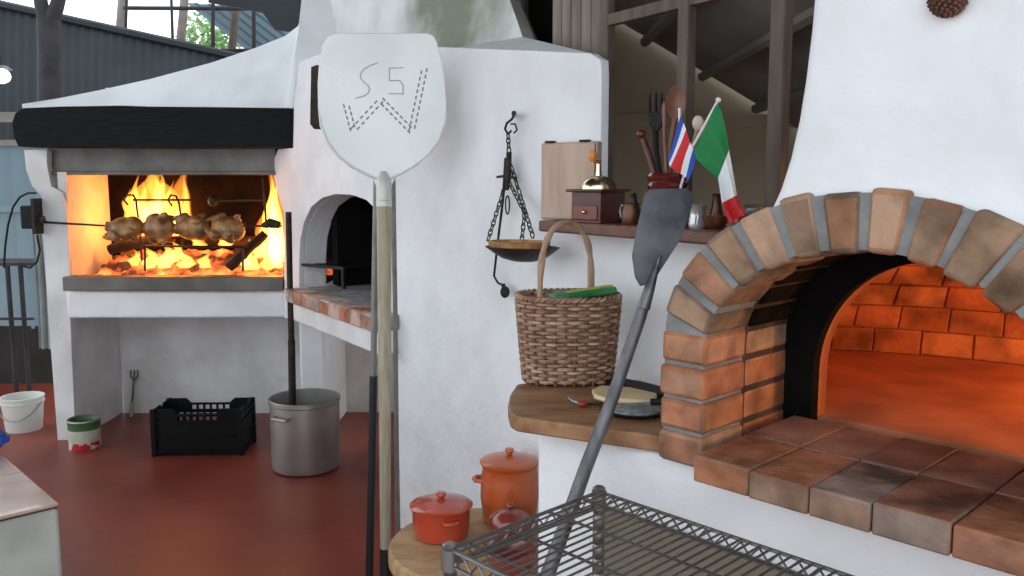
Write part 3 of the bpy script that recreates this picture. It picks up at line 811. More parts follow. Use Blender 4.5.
# ------------------------------------------------------------------ hanging scale on the wall
sc = thing('hanging_scale', atp(512, 240, NW, QW - .03), 'antique iron hanging scale with chains and a brass-rimmed pan on the white wall', 'scale')
qs = QW - .035
S = lambda px, py, q=qs: atp(px, py, NW, q)
MB().tube([S(513, 113, QW + .01), S(513.5, 116, QW - .02), S(514, 113, QW - .045)], [.006, .005, .008], 8).build('nail', iron, sc)
MB().tube([S(x, y) for x, y in ((515, 113), (512, 119), (507, 123), (505, 129), (508, 134), (511, 131))], .004, 7).build('hook', iron, sc)
MB().tube([S(x, y) for x, y in ((511, 124), (515, 124), (517, 130), (514, 133))], .003, 7).build('hook', iron, sc)
def chain(pts, nl, L, Wd, r, parent=sc):
    mb = MB(); tot = sum((b - a).length for a, b in zip(pts, pts[1:]))
    for i in range(nl):
        d = tot * (i + .5) / nl; k = 0
        while k < len(pts) - 2 and d > (pts[k + 1] - pts[k]).length:
            d -= (pts[k + 1] - pts[k]).length; k += 1
        t = (pts[k + 1] - pts[k]).normalized(); c = pts[k] + t * d
        s = UW if i % 2 == 0 else NW
        s = (s - t * s.dot(t)).normalized()
        mb.link(c, t, s, tot / nl * .72, Wd, r)
    return mb.build('chain', iron, parent)
chain([S(508, 134), S(509, 152)], 4, .01, .007, .0022)
MB().tube([S(509, 152), S(508, 178), S(507, 190)], [.009, .011, .006], 9).build('beam_block', iron, sc)
MB().tube([S(497, 177), S(505, 176), S(516, 178)], [.004, .005, .004], 8).build('pivot_bar', iron, sc)
MB().tube([S(506, 158), S(503, 200), S(498, 240), S(494, 276), S(498, 283), S(503, 285)], [.006, .0045, .004, .004, .004, .004], 8).build('steelyard', iron, sc)
MB().blob(S(505, 292), (.016, .016, .02)).tube([S(503, 284), S(504.5, 291)], .007, 8).build('counterweight', iron, sc)
MB().link(S(507.5, 205), Z, UW, .03, .012, .0025).build('ring', iron, sc)
pc = S(522, 247, QW - .14)
pz = Z
rp = .106
chain([S(506, 182), S(499, 205), S(488, 240, QW - .14)], 11, .01, .006, .002)
chain([S(511, 165), S(520, 195), S(533, 237, QW - .12)], 13, .01, .006, .002)
chain([S(509, 182), (pc + NW * .07).lerp(S(509, 182), .5), pc + Y * .08 + Z * .01], 12, .01, .006, .002)
MB().lathe([(0, -.045), (.03, -.043), (.06, -.034), (.085, -.017), (rp, 0), (rp - .003, .001), (.082, -.014), (.058, -.03), (0, -.04)], pc, 40, ax=(X * .9 + UW * .3).normalized(), ay=Y, az=V((-.12, 0, 1)).normalized(), sx=1.08, sy=.85).build('pan', mat('black pan', srgb(34, 34, 34), srgb(52, 50, 48), .5, .5), sc)
MB().lathe([(rp - .012, -.006), (rp - .006, .014), (rp - .012, .018), (rp - .02, -.004)], pc - X * .008, 40, ax=(X * .9 + UW * .3).normalized(), ay=Y, az=V((-.1, 0, 1)).normalized(), sx=.95, sy=.82, closed=True).build('rim', mat('brass rim', srgb(150, 106, 62), srgb(186, 140, 90), .5, .3, nsc=40, bump=.2, bsc=80), sc)

# ------------------------------------------------------------------ pizza oven
RD = 1.375          # brick face
HD = atz(693, 454, 1.0).dot(W)          # hearth front
CS = -.60
oven = thing('pizza_oven', OV(CS, 1.5, 0), 'large white pizza oven with a brick arch and glowing mouth', 'oven')
OVfr = (U, W)
# base
s_base = ov(536, 450, 1.40)[0]
MB().abox(s_base, .75, 1.40, 2.9, 0, .945, OVfr).build('base', plaster, oven, bevel=.015, seg=3)
# hearth tiles
z_h = 1.0
tops = [ov(px, 460, HD)[0] for px in (694,)]
sx = [atz(693, 454, z_h).dot(U), atz(752, 468, z_h).dot(U), atz(816, 482, z_h).dot(U), atz(876, 500, z_h).dot(U), atz(956, 521, z_h).dot(U)]
stp = (sx[4] - sx[0]) / 4
sx += [sx[4] + stp * (i + 1) for i in range(6)]
mb = MB(); mbf = MB()
dr_ = [HD, HD + .19, HD + .385]
for i in range(len(sx) - 1):
    for j in range(len(dr_) - 1):
        m_ = mbf if j == 0 else mb
        z0 = z_h - (.052 if j == 0 else .03)
        jit = rng.uniform(-.002, .002)
        e = rng.uniform(-.004, .004) if j == 0 else 0
        m_.abox(sx[i] + .0012, sx[i + 1] - .0012, dr_[j] + (.0012 if j else e), dr_[j + 1] - .002, z0, z_h + jit, OVfr)
mb.build('hearth_tiles', tile, oven, bevel=.002)
mbf.build('hearth_edge_bricks', hearth_face, oven, bevel=.004)
MB().abox(sx[0] + .004, sx[-1], HD + .012, dr_[-1], z_h - .05, z_h - .005, OVfr).build('hearth_bed', dark_mortar, oven)
# arch ring
ZI, AI, BI = 1.175, .292, .21
ZO, AO, BO = 1.20, .396, .293
def ring_in(a): return (CS - AI * cos(a), ZI + BI * sin(a))
def ring_out(a): return (CS - AO * cos(a), ZO + BO * sin(a))
def arch_course(mb, d0, d1, n, grow=0., shrink=0.):
    # equal steps along the mid line
    M_ = 400; L_ = [0]; mid = lambda a: V(((ring_in(a)[0] + ring_out(a)[0]) / 2, (ring_in(a)[1] + ring_out(a)[1]) / 2))
    for i in range(M_): L_.append(L_[-1] + (mid(pi * (i + 1) / M_) - mid(pi * i / M_)).length)
    def ang(f):
        t = (.035 + .93 * f) * L_[-1]
        for i in range(M_):
            if L_[i + 1] >= t: return pi * (i + (t - L_[i]) / (L_[i + 1] - L_[i])) / M_
        return pi
    for i in range(n):
        gap = .115 + rng.uniform(-.03, .03)
        a0 = ang((i + gap) / n); a1 = ang((i + 1 - gap) / n)
        j0, j1 = rng.uniform(-.004, .004), rng.uniform(-.006, .004)
        def cvt(p, k): 
            c = V((CS, ZI)); v = V(p); 
            return v + (v - c).normalized() * k
        A_, B_ = cvt(ring_in(a0), j0 + shrink), cvt(ring_in(a1), j0 + shrink)
        C_, D_ = cvt(ring_out(a1), j1 + grow), cvt(ring_out(a0), j1 + grow)
        dj = rng.uniform(-.004, .004)
        mb.plate([[OV(p.x, d0 + dj, p.y) for p in (A_, B_, C_, D_)]], W * (d1 - d0))
mb = MB()
arch_course(mb, RD, RD + .15, 12)
ob = mb.build('arch_bricks', arch_brick, oven, bevel=.009, seg=3)
# jamb courses
hts = .067
for side in (-1, 1):
    mb = MB(); zc = .945; k = 0
    while zc < 1.205:
        h = hts
        si, so = CS + side * AI, CS + side * AO
        j = rng.uniform(-.003, .003)
        mb.abox(min(si, so) + j, max(si, so) + j, RD + rng.uniform(-.004, .004), RD + .15, zc + .0035, zc + h - .0035, OVfr)
        mb.abox(min(si, so) + .004, max(si, so) - .004, RD + .158, RD + .33, zc + .0035, zc + h - .0035, OVfr)
        zc += hts; k += 1
    mb.build('jamb_bricks', brick, oven, bevel=.008, seg=3)
# mortar behind/between the bricks
def ring_plate(mb, d0, d1, si, so, zb=.945):
    N_ = 40
    inn = [(CS - (AI + si) * cos(pi * i / N_), ZI + (BI + si) * sin(pi * i / N_)) for i in range(N_ + 1)]
    outp = [(CS - (AO + so) * cos(pi * i / N_), ZO + (BO + so) * sin(pi * i / N_)) for i in range(N_ + 1)]
    lp = [(inn[0][0], zb)] + inn + [(inn[-1][0], zb), (outp[-1][0], zb)] + outp[::-1] + [(outp[0][0], zb)]
    mb.plate([[OV(s, d0, z) for s, z in lp]], W * (d1 - d0))
mb = MB(); ring_plate(mb, RD + .007, RD + .15, .007, -.007); mb.build('mortar', mortar, oven)
mb = MB(); arch_course(mb, RD + .158, RD + .325, 14, grow=-.004)
mb.build('inner_arch_bricks', mat('sooty brick', srgb(16, 13, 12), srgb(40, 32, 28), .95, nsc=9, bump=.3, spec=.05), oven, bevel=.006)
mb = MB(); ring_plate(mb, RD + .15, RD + .33, .006, -.006); mb.build('inner_mortar', dark_mortar, oven)
fl_pts = [O2 for O2 in [OV(CS + .05 + .80 * cos(2 * pi * i / 48), max(RD + .36, 2.17 + .50 * sin(2 * pi * i / 48)), z_h - .03) for i in range(48)]]
MB().prism(fl_pts, Z * .029).build('oven_floor', mat('fire floor', srgb(206, 136, 96), srgb(166, 104, 72), .85, nsc=6, bump=.35, bsc=9), oven)
# soot black inner wall with the small mouth
N_ = 28
MD = RD + .325
SL, ZS_, AM, BM = CS, 1.10, .232, .25
lip = [(SL - AM, z_h - .02)] + [(SL - AM * cos(pi * i / N_), ZS_ + BM * sin(pi * i / N_)) for i in range(N_ + 1)] + [(SL + AM, z_h - .02)]
outl = [(CS - AO + .01, z_h - .02)] + [(CS - (AO - .01) * cos(pi * i / N_), ZO + (BO - .01) * sin(pi * i / N_)) for i in range(N_ + 1)] + [(CS + AO - .01, z_h - .02)]
MB().plate([[OV(s, MD, z) for s, z in lip + outl[::-1]]], W * .03).build('inner_wall', black_soot, oven)
MB().plate([[OV(s, MD + .03, z) for s, z in lip + outl[::-1]]], W * .035).build('inner_mouth', mat('orange fire clay', srgb(206, 124, 80), srgb(190, 110, 70), .9, nsc=6, bump=.3), oven)
SF = .50
fill = [(CS - SF, z_h - .02), (CS - SF, 1.34), (CS - .34, 1.40), (CS + .34, 1.40), (CS + SF, 1.34), (CS + SF, z_h - .02)]
MB().plate([[OV(s, MD + .033, z) for s, z in lip + fill[::-1]]], W * .03).build('leak_block_plate', bpy.data.materials['orange fire clay'], oven)  # plate added to block firelight leaking out past the dome front
# dome of bricks, oval in plan
DC = (CS + .05, 2.17); RS_, RW_, RH_ = .76, .46, .42
mb = MB()
rows_n = 9
def dome_pt(a, e, k=0.):
    c_ = cos(e) ** .7
    return V((DC[0] + (RS_ + k) * cos(a) * c_, DC[1] + (RW_ + k) * sin(a) * c_, z_h + (RH_ + k) * sin(e)))
def O3(v): return OV(v.x, v.y, v.z)
for r in range(rows_n):
    e0 = (pi / 2) * r / rows_n; e1 = (pi / 2) * (r + 1) / rows_n
    nb = max(6, int(34 * cos((e0 + e1) / 2) ** .7))
    for i in range(nb):
        a0 = 2 * pi * (i + .5 * (r % 2)) / nb; a1 = a0 + 2 * pi / nb
        am = (a0 + a1) / 2; pm = dome_pt(am, (e0 + e1) / 2)
        if pm.y < MD + .12: continue
        if -.62 < (am % (2 * pi)) - 3 * pi / 2 < .62 and pm.z < 1.40 : continue
        da = (a1 - a0) * .012; de = (e1 - e0) * .02
        q = [(a0 + da, e0 + de), (a1 - da, e0 + de), (a1 - da, min(e1 - de, pi / 2 - .02)), (a0 + da, min(e1 - de, pi / 2 - .02))]
        inn = [mb.bm.verts.new(O3(dome_pt(a, e))) for a, e in q]; outv = [mb.bm.verts.new(O3(dome_pt(a, e, .05))) for a, e in q]
        mb._f(inn); mb._f(outv[::-1])
        for k in range(4): mb._f([inn[k], outv[k], outv[(k + 1) % 4], inn[(k + 1) % 4]])
mb.build('dome_bricks', dome_brick, oven, bevel=.003)
mb = MB()
def shell(k0, k1, A0, A1, n=60, m=14):
    inn = [[O3(dome_pt(A0 + (A1 - A0) * i / n, (pi / 2 - .01) * j / m, k0)) for j in range(m + 1)] for i in range(n + 1)]
    ou = [[O3(dome_pt(A0 + (A1 - A0) * i / n, (pi / 2 - .01) * j / m, k1)) for j in range(m + 1)] for i in range(n + 1)]
    I_ = [[mb.bm.verts.new(p) for p in r] for r in inn]; J_ = [[mb.bm.verts.new(p) for p in r] for r in ou]
    for i in range(n):
        for j in range(m):
            mb._f([I_[i][j], I_[i + 1][j], I_[i + 1][j + 1], I_[i][j + 1]]); mb._f([J_[i][j], J_[i][j + 1], J_[i + 1][j + 1], J_[i + 1][j]])
shell(.006, .1, -pi / 2 + .66, 3 * pi / 2 - .66)
mb.build('dome_shell', mat('dome mortar', srgb(150, 92, 64), srgb(128, 78, 54), .95), oven)
# hood above the arch
Lc = [(-.782, 1.452), (-.765, 1.49), (-.748, 1.545), (-.735, 1.61), (-.726, 1.68), (-.719, 1.76), (-.715, 1.84), (-.712, 2.2), (-.71, 3.2)]
N_ = 30
a_start = math.acos((CS + .782) / AO * 1.0)
arc = []
for i in range(N_ + 1):
    a = a_start + (pi - a_start) * i / N_
    arc.append((CS - (AO - .012) * cos(a), ZO + (BO - .012) * sin(a)))
arc[0] = (-.782, ZO + (BO - .012) * sin(a_start))
poly = Lc + [(.2, 3.2), (.2, .95), (arc[-1][0], .95)] + arc[::-1]
poly = [p for i, p in enumerate(poly) if i == 0 or (V(p) - V(poly[i - 1])).length > .004]
if (V(poly[0]) - V(poly[-1])).length < .01: poly.pop()
mb = MB()
nL = len(Lc)
layers = []
for ds, dd in ((.020, .020), (.010, .0225), (.0035, .030), (0, .042), (0, .33)):
    layers.append([mb.bm.verts.new(OV(s + (ds if i < nL else 0), RD + dd, z)) for i, (s, z) in enumerate(poly)])
tri = tessellate_polygon([[V((s, z, 0)) for s, z in poly]])
for t in tri: mb._f([layers[0][i] for i in t]); mb._f([layers[-1][i] for i in reversed(t)])
for A_, B_ in zip(layers, layers[1:]):
    for i in range(len(poly)):
        j = (i + 1) % len(poly); mb._f([A_[i], A_[j], B_[j], B_[i]])
mb.build('hood', plaster, oven, smooth=50, wn=False)
MB().abox(.1, .75, RD + .02, 2.7, .9, 3.2, OVfr).abox(-.66, .2, RD + .33, 2.6, 1.56, 1.7, OVfr).build('shoulder', plaster, oven, bevel=.02)

# dried seed head on the hood
pcn = atp(948, -2, W, RD + .008)
mb = MB()
for i in range(170):
    z = 1 - 2 * (i + .5) / 170; a = i * 2.39996; r = sqrt(1 - z * z)
    d = V((r * cos(a), r * sin(a), z))
    if d.dot(W) > .6: continue
    c = pcn + d * .023
    t = d.cross(V((.3, .5, .8))).normalized(); b = d.cross(t)
    mb.tube([c - d * .004, c + d * .004, c + d * .0065], [.0038, .0034, .001], 6)
mb.blob(pcn, (.023, .023, .023))
mb.build('pine_cone', mat('dry brown husk', srgb(78, 50, 38), srgb(112, 76, 58), .85, nsc=40), label='round brown pine cone hung on the white hood of the pizza oven', cat='pine cone')

# ------------------------------------------------------------------ wooden bench slab and what lies on it
zb_ = .985
top_px = [(517, 384), (510, 394), (508, 404), (510, 412), (517, 416.5), (545, 420.5), (600, 428), (640, 433), (672, 437), (690, 405), (662, 386), (640, 380), (575, 376)]
pts = [atz(x, y, zb_) for x, y in top_px]
MB().prism([V((p.x, p.y, zb_)) for p in pts], V((0, 0, -.036))).build('wooden_slab', bench_wood, bevel=.007, seg=3, label='thick brown wooden slab bench between the white wall and the oven bricks', cat='bench')

# basket
bk_front = atz(566, 389, zb_)
bc = bk_front + V((.01, .095, 0))
bask = thing('wicker_basket', bc, 'tall brown wicker basket with a hoop handle on the wooden slab', 'basket')
def prof_b(t):  # half widths
    return (.114 + .020 * t ** .9 - .008 * (t > .97), .078 + .016 * t)
HB = .222
nst = 30
NR = 24
mb = MB()
for r in range(NR):
    t = (r + .5) / NR
    a_, b_ = prof_b(t)
    pts = []; NPt = nst * 6
    for i in range(NPt):
        th = 2 * pi * i / NPt
        off = .0048 * cos(th * nst / 2 + (r % 2) * pi)
        sq = 1 / (abs(cos(th)) ** 2.6 + abs(sin(th)) ** 2.6) ** (1 / 2.6)
        pts.append(bc + V(((a_ + off) * cos(th) * sq, (b_ + off) * sin(th) * sq, .006 + HB * t + .0012 * sin(th * 3 + r))))
    mb.tube(pts, HB / NR * .52, 6, closed=True, flat=(1.0, .72))
mb.build('weave', wicker, bask)
mb = MB()
for i in range(nst):
    th = 2 * pi * (i + 0.0) / nst
    pts = []
    for k in range(7):
        t = k / 6; a_, b_ = prof_b(t)
        sq = 1 / (abs(cos(th)) ** 2.6 + abs(sin(th)) ** 2.6) ** (1 / 2.6)
        pts.append(bc + V((a_ * cos(th) * sq, b_ * sin(th) * sq, .002 + HB * t)))
    mb.tube(pts, .0042, 6)
mb.build('stakes', wicker_dark, bask)
mb = MB()
for k in range(2):
    pts = []
    for i in range(120):
        th = 2 * pi * i / 120; a_, b_ = prof_b(1.0)
        sq = 1 / (abs(cos(th)) ** 2.6 + abs(sin(th)) ** 2.6) ** (1 / 2.6)
        ph = th * 26 + k * pi
        pts.append(bc + V(((a_ + .006 + .004 * cos(ph)) * cos(th) * sq, (b_ + .006 + .004 * cos(ph)) * sin(th) * sq, HB + .004 + .004 * sin(ph))))
    mb.tube(pts, .0048, 7, closed=True)
mb.build('rim', wicker, bask)
MB().lathe([(0, .004), (1, .004), (1, .01), (0, .01)], bc, 32, ax=X * .105, ay=Y * .075).build('bottom', wicker_dark, bask)
hp = []
p0 = aty(540, 300, bc.y - .075); p1 = aty(591, 288, bc.y + .02); ptop = aty(570, 222, bc.y - .03)
for i in range(25):
    t = i / 24; a = pi * t
    base = p0.lerp(p1, (1 - cos(a)) / 2)
    hgt = (ptop.z - base.z) * sin(a) ** .62
    hp.append(base + V((.0, 0, hgt)))
hp = [p0 - Z * .05] + hp + [p1 - Z * .06]
mb = MB()
for k in range(2):
    q = []
    for i, p in enumerate(hp): q.append(p + V((.003 * cos(i * .9 + k * pi), .003 * sin(i * .9 + k * pi), 0)))
    mb.tube(q, .0065, 8)
mb.build('handle', cane, bask)
# contents
yk = bc.y + .0
ga, gb = aty(551, 298, yk - .03), aty(613, 289, yk + .02)
dv = (gb - ga); L_ = dv.length; dv.normalize(); sv = Z.cross(dv).normalized(); nv_ = dv.cross(sv)
pk = thing('green_packet', ga, 'green and yellow packet lying across the top of the wicker basket', 'packet')
MB().box(ga + dv * L_ / 2, dv * L_ / 2, sv * .03, nv_ * .009).build('packet_body', mat('green wrapper', srgb(34, 120, 72), srgb(70, 150, 96), .35, nsc=20), pk, bevel=.005)
MB().box(ga + dv * L_ * .62 + nv_ * .0102, dv * L_ * .36, sv * .012, nv_ * .0012).build('yellow_stripe', mat('yellow print', srgb(182, 182, 70), rough=.4), pk)
oc = aty(596, 295.5, yk)
mb = MB().grid(lambda a, b: oc + V((-.07 + .12 * a, -.045 + .09 * b, .012 * noise.noise(V((a * 5, b * 5, 1))) - .012)), 16, 12, thick=(0, 0, -.05))
mb.build('orange_cloth', mat('orange cloth', srgb(176, 98, 56), srgb(196, 122, 74), .85, nsc=14), label='folded orange cloth inside the basket under the green packet', cat='cloth')

# plate, cheese, knife, corkscrew
pl = atz(634, 412.5, zb_)
pd = thing('stone_plate', V((pl.x, pl.y, zb_)), 'round grey stone plate on the slab under the handle of the iron peel', 'plate')
MB().lathe([(0, 0), (.055, 0), (.07, .004), (.078, .012), (.074, .013), (.06, .009), (0, .008)], V((pl.x, pl.y, zb_)), 40).build('rim', iron, pd)
MB().lathe([(0, .008), (.066, .009), (.064, .014), (.03, .017), (0, .018)], V((pl.x, pl.y, zb_)), 40).build('surface', mat('grey speckle', srgb(112, 118, 120), srgb(152, 158, 158), .8, nsc=50, bump=.4, bsc=60), pd)
# dark board against the wall and pale cheese block
bq = [atz(x, y, zb_) for x, y in ((606, 379), (672, 394), (668, 402), (604, 386))]
MB().prism([V((p.x, p.y, zb_)) for p in bq], Z * .014).build('cutting_board', black_wood, bevel=.003, label='narrow dark board at the back of the slab behind the pale cheese', cat='board')
cq = [atz(x, y, zb_ + .026) for x, y in ((592, 389), (600, 385), (630, 387), (657, 393), (656, 401), (628, 399.5), (604, 398), (594, 395))]
chs = MB().prism([V((p.x, p.y, zb_ + .0145)) for p in cq], Z * .0125).build('cheese', mat('pale cheese', srgb(206, 184, 138), srgb(220, 200, 156), .6, nsc=8, bump=.1), bevel=.006, seg=3, label='pale yellow cheese slab lying between the dark board and the stone plate', cat='cheese')
kn = thing('cheese_knife', atz(655, 402, zb_ + .04), 'short knife with a black handle stuck at the oven end of the cheese', 'knife')
MB().tube([atz(651, 402, zb_ + .03), atz(664, 402, zb_ + .035)], .008, 8, flat=(1, .6)).build('handle', plastic_black, kn)
MB().tube([atz(632, 404, zb_ + .024), atz(652, 402, zb_ + .03)], .006, 6, flat=(.2, 1)).build('blade', steel, kn)
cw = thing('corkscrew', atz(578, 402, zb_), 'small corkscrew with a red handle on the slab below the basket', 'corkscrew')
MB().tube([atz(569, 397, zb_ + .006), atz(573, 401, zb_ + .006), atz(580, 403.5, zb_ + .006)], [.004, .005, .004], 8).build('arm', steel, cw)
MB().blob(atz(582, 404, zb_ + .008), (.012, .008, .008)).build('handle', mat('red plastic', srgb(150, 44, 40), rough=.35), cw)
MB().tube([atz(585, 404, zb_ + .005), atz(603, 404, zb_ + .005)], .003, 7).build('screw', iron, cw)

# ------------------------------------------------------------------ iron peel in the foreground
FY0, FY1 = 1.575, 1.80
ft = aty(462, 828, FY0); ft = V((ft.x, ft.y, .0))
def lean(px, py):
    # plane through the foot leaning back to the shelf
    k = (py - 828) / (190 - 828)
    return aty(px, py, FY0 + (FY1 - FY0) * k)
ip = thing('iron_peel', ft, 'dark iron peel with long grey handle leaning on the shelf before the jar', 'peel')
bl = [(650, 189), (686, 188), (692, 192), (693.5, 200), (688, 220), (680, 240), (664, 265), (652, 284), (640, 286), (635, 277), (632, 256), (636.5, 230), (643, 203), (645, 193)]
fw = (lean(665, 190) - lean(600, 400)).normalized()
mb = MB().plate([[lean(*p) for p in bl]], fw.cross(X).normalized() * .004)
mb.build('blade', mat('scorched iron sheet', srgb(52, 54, 58), srgb(98, 100, 103), .6, .4, nsc=9, bump=.1), ip, bevel=.0012)
hpts = [lean(655, 268), lean(649, 290), lean(640, 318), lean(610, 405), lean(585, 470), lean(545, 582), ft + Z * .01]
MB().tube(hpts, [.006, .0115, .0125, .0135, .0145, .0155, .0165], 14).build('handle', mat('grey handle', srgb(78, 78, 80), srgb(112, 112, 114), .45, .5, nsc=8, bump=.05, stretch=(5, 5, 1)), ip)
MB().tube([lean(660, 255) - Y * .004, lean(650, 286) - Y * .008, lean(643, 308) - Y * .008], [.003, .010, .0135], 10).build('socket', mat('worn iron', srgb(60, 62, 66), srgb(120, 122, 124), .4, .6, nsc=30), ip)

# ------------------------------------------------------------------ chrome wire rack
zr_ = .9
Lp = atz(449, 549, zr_); Cp = atz(600, 492, zr_)
su = Cp.dot(U); d_back = Cp.dot(W); d_front = Lp.dot(W)
su = (su + Lp.dot(U)) / 2
Rk = thing('wire_rack', OV(su + .6, (d_back + d_front) / 2, 0), 'grey chrome wire shelving rack in front of the pizza oven', 'rack')
su1 = su + 1.22
def rshelf(zz, wires=True):
    mb = MB()
    n_w = 66
    for d in (d_front, d_back):
        mb.tube([OV(su, d, zz), OV(su1, d, zz)], .0036, 7)
        mb.tube([OV(su, d, zz - .028), OV(su1, d, zz - .028)], .0036, 7)
        zig = []
        m_ = 70
        for i in range(m_ + 1):
            zig.append(OV(su + (su1 - su) * i / m_, d, zz - .004 - (.02 if i % 2 else 0)))
        mb.tube(zig, .0026, 5)
    for s in (su, su1):
        mb.tube([OV(s, d_front, zz), OV(s, d_back, zz)], .0036, 7)
        mb.tube([OV(s, d_front, zz - .028), OV(s, d_back, zz - .028)], .0036, 7)
        zig = [OV(s, d_front + (d_back - d_front) * i / 22, zz - .004 - (.02 if i % 2 else 0)) for i in range(23)]
        mb.tube(zig, .0026, 5)
    for f in (.12, .36, .64, .88):
        d = d_front + (d_back - d_front) * f
        mb.tube([OV(su, d, zz - .005), OV(su1, d, zz - .005)], .003, 6)
    for i in range(1, n_w):
        s = su + (su1 - su) * i / n_w
        mb.tube([OV(s, d_front, zz + .001), OV(s, d_back, zz + .001)], .0023, 6)
    return mb.build('wire_shelf', chrome, Rk)
rshelf(zr_)
rshelf(.36)
for s in (su, su1):
    for d in (d_front, d_back):
        prof = [(0, 0), (.012, 0)]
        zz = .0
        for i in range(28):
            z = .03 + i * .0305
            prof += [(.0118, z), (.0102, z + .002), (.0118, z + .004)]
        prof += [(.0118, zr_ + .003), (.0125, zr_ + .004), (.0125, zr_ + .008), (.009, zr_ + .011), (0, zr_ + .011)]
        pst = MB().lathe(prof, OV(s, d, 0), 14).build('post', chrome, Rk)
        MB().lathe([(.0118, zr_ - .034), (.0155, zr_ - .034), (.0145, zr_ + .002), (.0118, zr_ + .002)], OV(s, d, 0), 14, closed=True).build('collar', chrome, pst)
# brown sheet standing on edge between the rack and the oven base
hbs = atp(603, 520, W, 1.386).dot(U); hbz = atp(700, 540, W, 1.386).z
MB().abox(hbs, su1 + .1, 1.386, 1.397, 0, hbz, OVfr).build('hardboard_sheet', mat('brown board', srgb(112, 104, 88), srgb(126, 118, 102), .7, nsc=4), bevel=.002, label='tall brown board standing on edge behind the wire rack against the oven base', cat='board')

# ------------------------------------------------------------------ round stump table with clay pots
zt_ = .44
tcx = V((-.092, 2.418, 0)); tr = .275
tb_ = thing('stump_table', tcx, 'low round pale wooden stump table at the foot of the wall', 'table')
MB().lathe([(0, zt_ - .055), (tr - .01, zt_ - .055), (tr, zt_ - .045), (tr, zt_ - .01), (tr - .008, zt_), (0, zt_)], tcx, 48).build('table_top', stump_wood, tb_)
MB().lathe([(0, 0), (.17, 0), (.155, .1), (.15, .25), (.165, zt_ - .055), (0, zt_ - .055)], tcx, 28).build('trunk', post_wood, tb_, disp=(.01, .1))
def pot(name, c, prof, lidp, m, label, knob=(.014, .012), handles=True, hz=.06, hr=.1, n=44):
    t = thing(name, c, label, 'pot')
    MB().lathe(prof, c, n).build('body', m, t)
    ld = MB().lathe(lidp, c, n).build('lid', m, t)
    zt2 = lidp[-1][1]
    MB().lathe([(0, 0), (knob[0] * .5, 0), (knob[0] * .6, knob[1] * .3), (knob[0], knob[1] * .8), (knob[0] * .9, knob[1] * 1.3), (0, knob[1] * 1.5)], c + Z * (zt2 - .002), 20).build('knob', m, ld)
    if handles:
        for a in handles:
            d = V((cos(a), sin(a), 0)); s = V((-sin(a), cos(a), 0))
            MB().tube([c + d * (hr - .008) + s * .022 + Z * hz, c + d * (hr + .014) + s * .018 + Z * (hz + .002), c + d * (hr + .02) + Z * (hz + .003), c + d * (hr + .014) - s * .018 + Z * (hz + .002), c + d * (hr - .008) - s * .022 + Z * hz], .007, 10).build('handle', m, t)
    return t
c1_ = atz(441, 538, zt_); c1_.z = zt_ + .001
pot('casserole', c1_ + V((0, .02, 0)), [(0, 0), (.07, 0), (.08, .006), (.086, .03), (.088, .085), (.09, .09), (.086, .093), (.08, .085), (.078, .012), (0, .01)],
    [(.093, .091), (.096, .097), (.092, .1), (.08, .103), (.045, .113), (.018, .117), (0, .118)], red_clay, 'squat red clay casserole with lid on the stump table beside the poles', knob=(.016, .014), handles=(2.0, -1.2), hz=.07, hr=.086)
c2_ = V((-.008, 2.58, zt_ + .001))
pot('clay_pot', c2_, [(0, 0), (.075, 0), (.084, .01), (.092, .08), (.09, .15), (.085, .175), (.09, .185), (.084, .188), (.078, .175), (.08, .02), (0, .015)],
    [(.09, .186), (.094, .194), (.09, .198), (.075, .202), (.045, .211), (.018, .215), (0, .216)], orange_clay, 'tall orange clay pot with lid behind the red casserole', knob=(.015, .016), handles=(pi,), hz=.135, hr=.092)
c3_ = V((-.005, 2.40, zt_ + .001)); KZ = 1.45
bw = thing('clay_bowl', c3_, 'glossy red brown clay bowl with lid in front of the tall orange pot', 'bowl')
MB().lathe([(r * .92, z * KZ) for r, z in [(0, 0), (.04, 0), (.062, .02), (.068, .045), (.064, .047), (.055, .02), (0, .01)]], c3_, 36).build('body', brown_clay, bw)
ldb = MB().lathe([(r * .92, z * KZ) for r, z in [(.069, .046), (.066, .056), (.045, .07), (.018, .077), (0, .078)]], c3_, 36).build('lid', brown_clay, bw)
MB().blob(c3_ + Z * .119, (.012, .012, .009)).build('knob', brown_clay, ldb)
c4_ = V((.0, 2.245, zt_ + .001))
MB().lathe([(r * .8, z) for r, z in [(0, 0), (.06, 0), (.085, .02), (.092, .05), (.086, .052), (.075, .022), (0, .012)]], c4_, 36).build('clay_dish', brown_clay, label='open red brown clay dish at the near edge of the stump table', cat='dish')

# ------------------------------------------------------------------ long peels by the wall
PY = 2.93
def pl_(px, py): return aty(px, py, PY - .08 * (1 - max(0, (628 - py)) / 600))
pe = thing('pizza_peel', V((pl_(384, 628).x, pl_(384, 628).y, 0)), 'big pale aluminium pizza peel with a punched zigzag, standing upright before the wall', 'peel')
blade_px = [(333, 34), (338, 33), (427, 33), (433, 35), (437, 42), (441, 58), (445, 82), (446.5, 105), (444, 124), (438, 140), (428, 154), (415, 165), (402, 173), (395, 178), (391.5, 186), (391, 204), (376.5, 204), (376, 186), (372.5, 178), (366, 174), (352, 167), (338, 156), (328, 143), (321, 126), (318, 108), (317.5, 85), (319, 62), (322, 45), (327, 37)]
MB().plate([[aty(x, y, PY) for x, y in blade_px]], Y * .004).build('blade', peel_metal, pe, bevel=.0015)
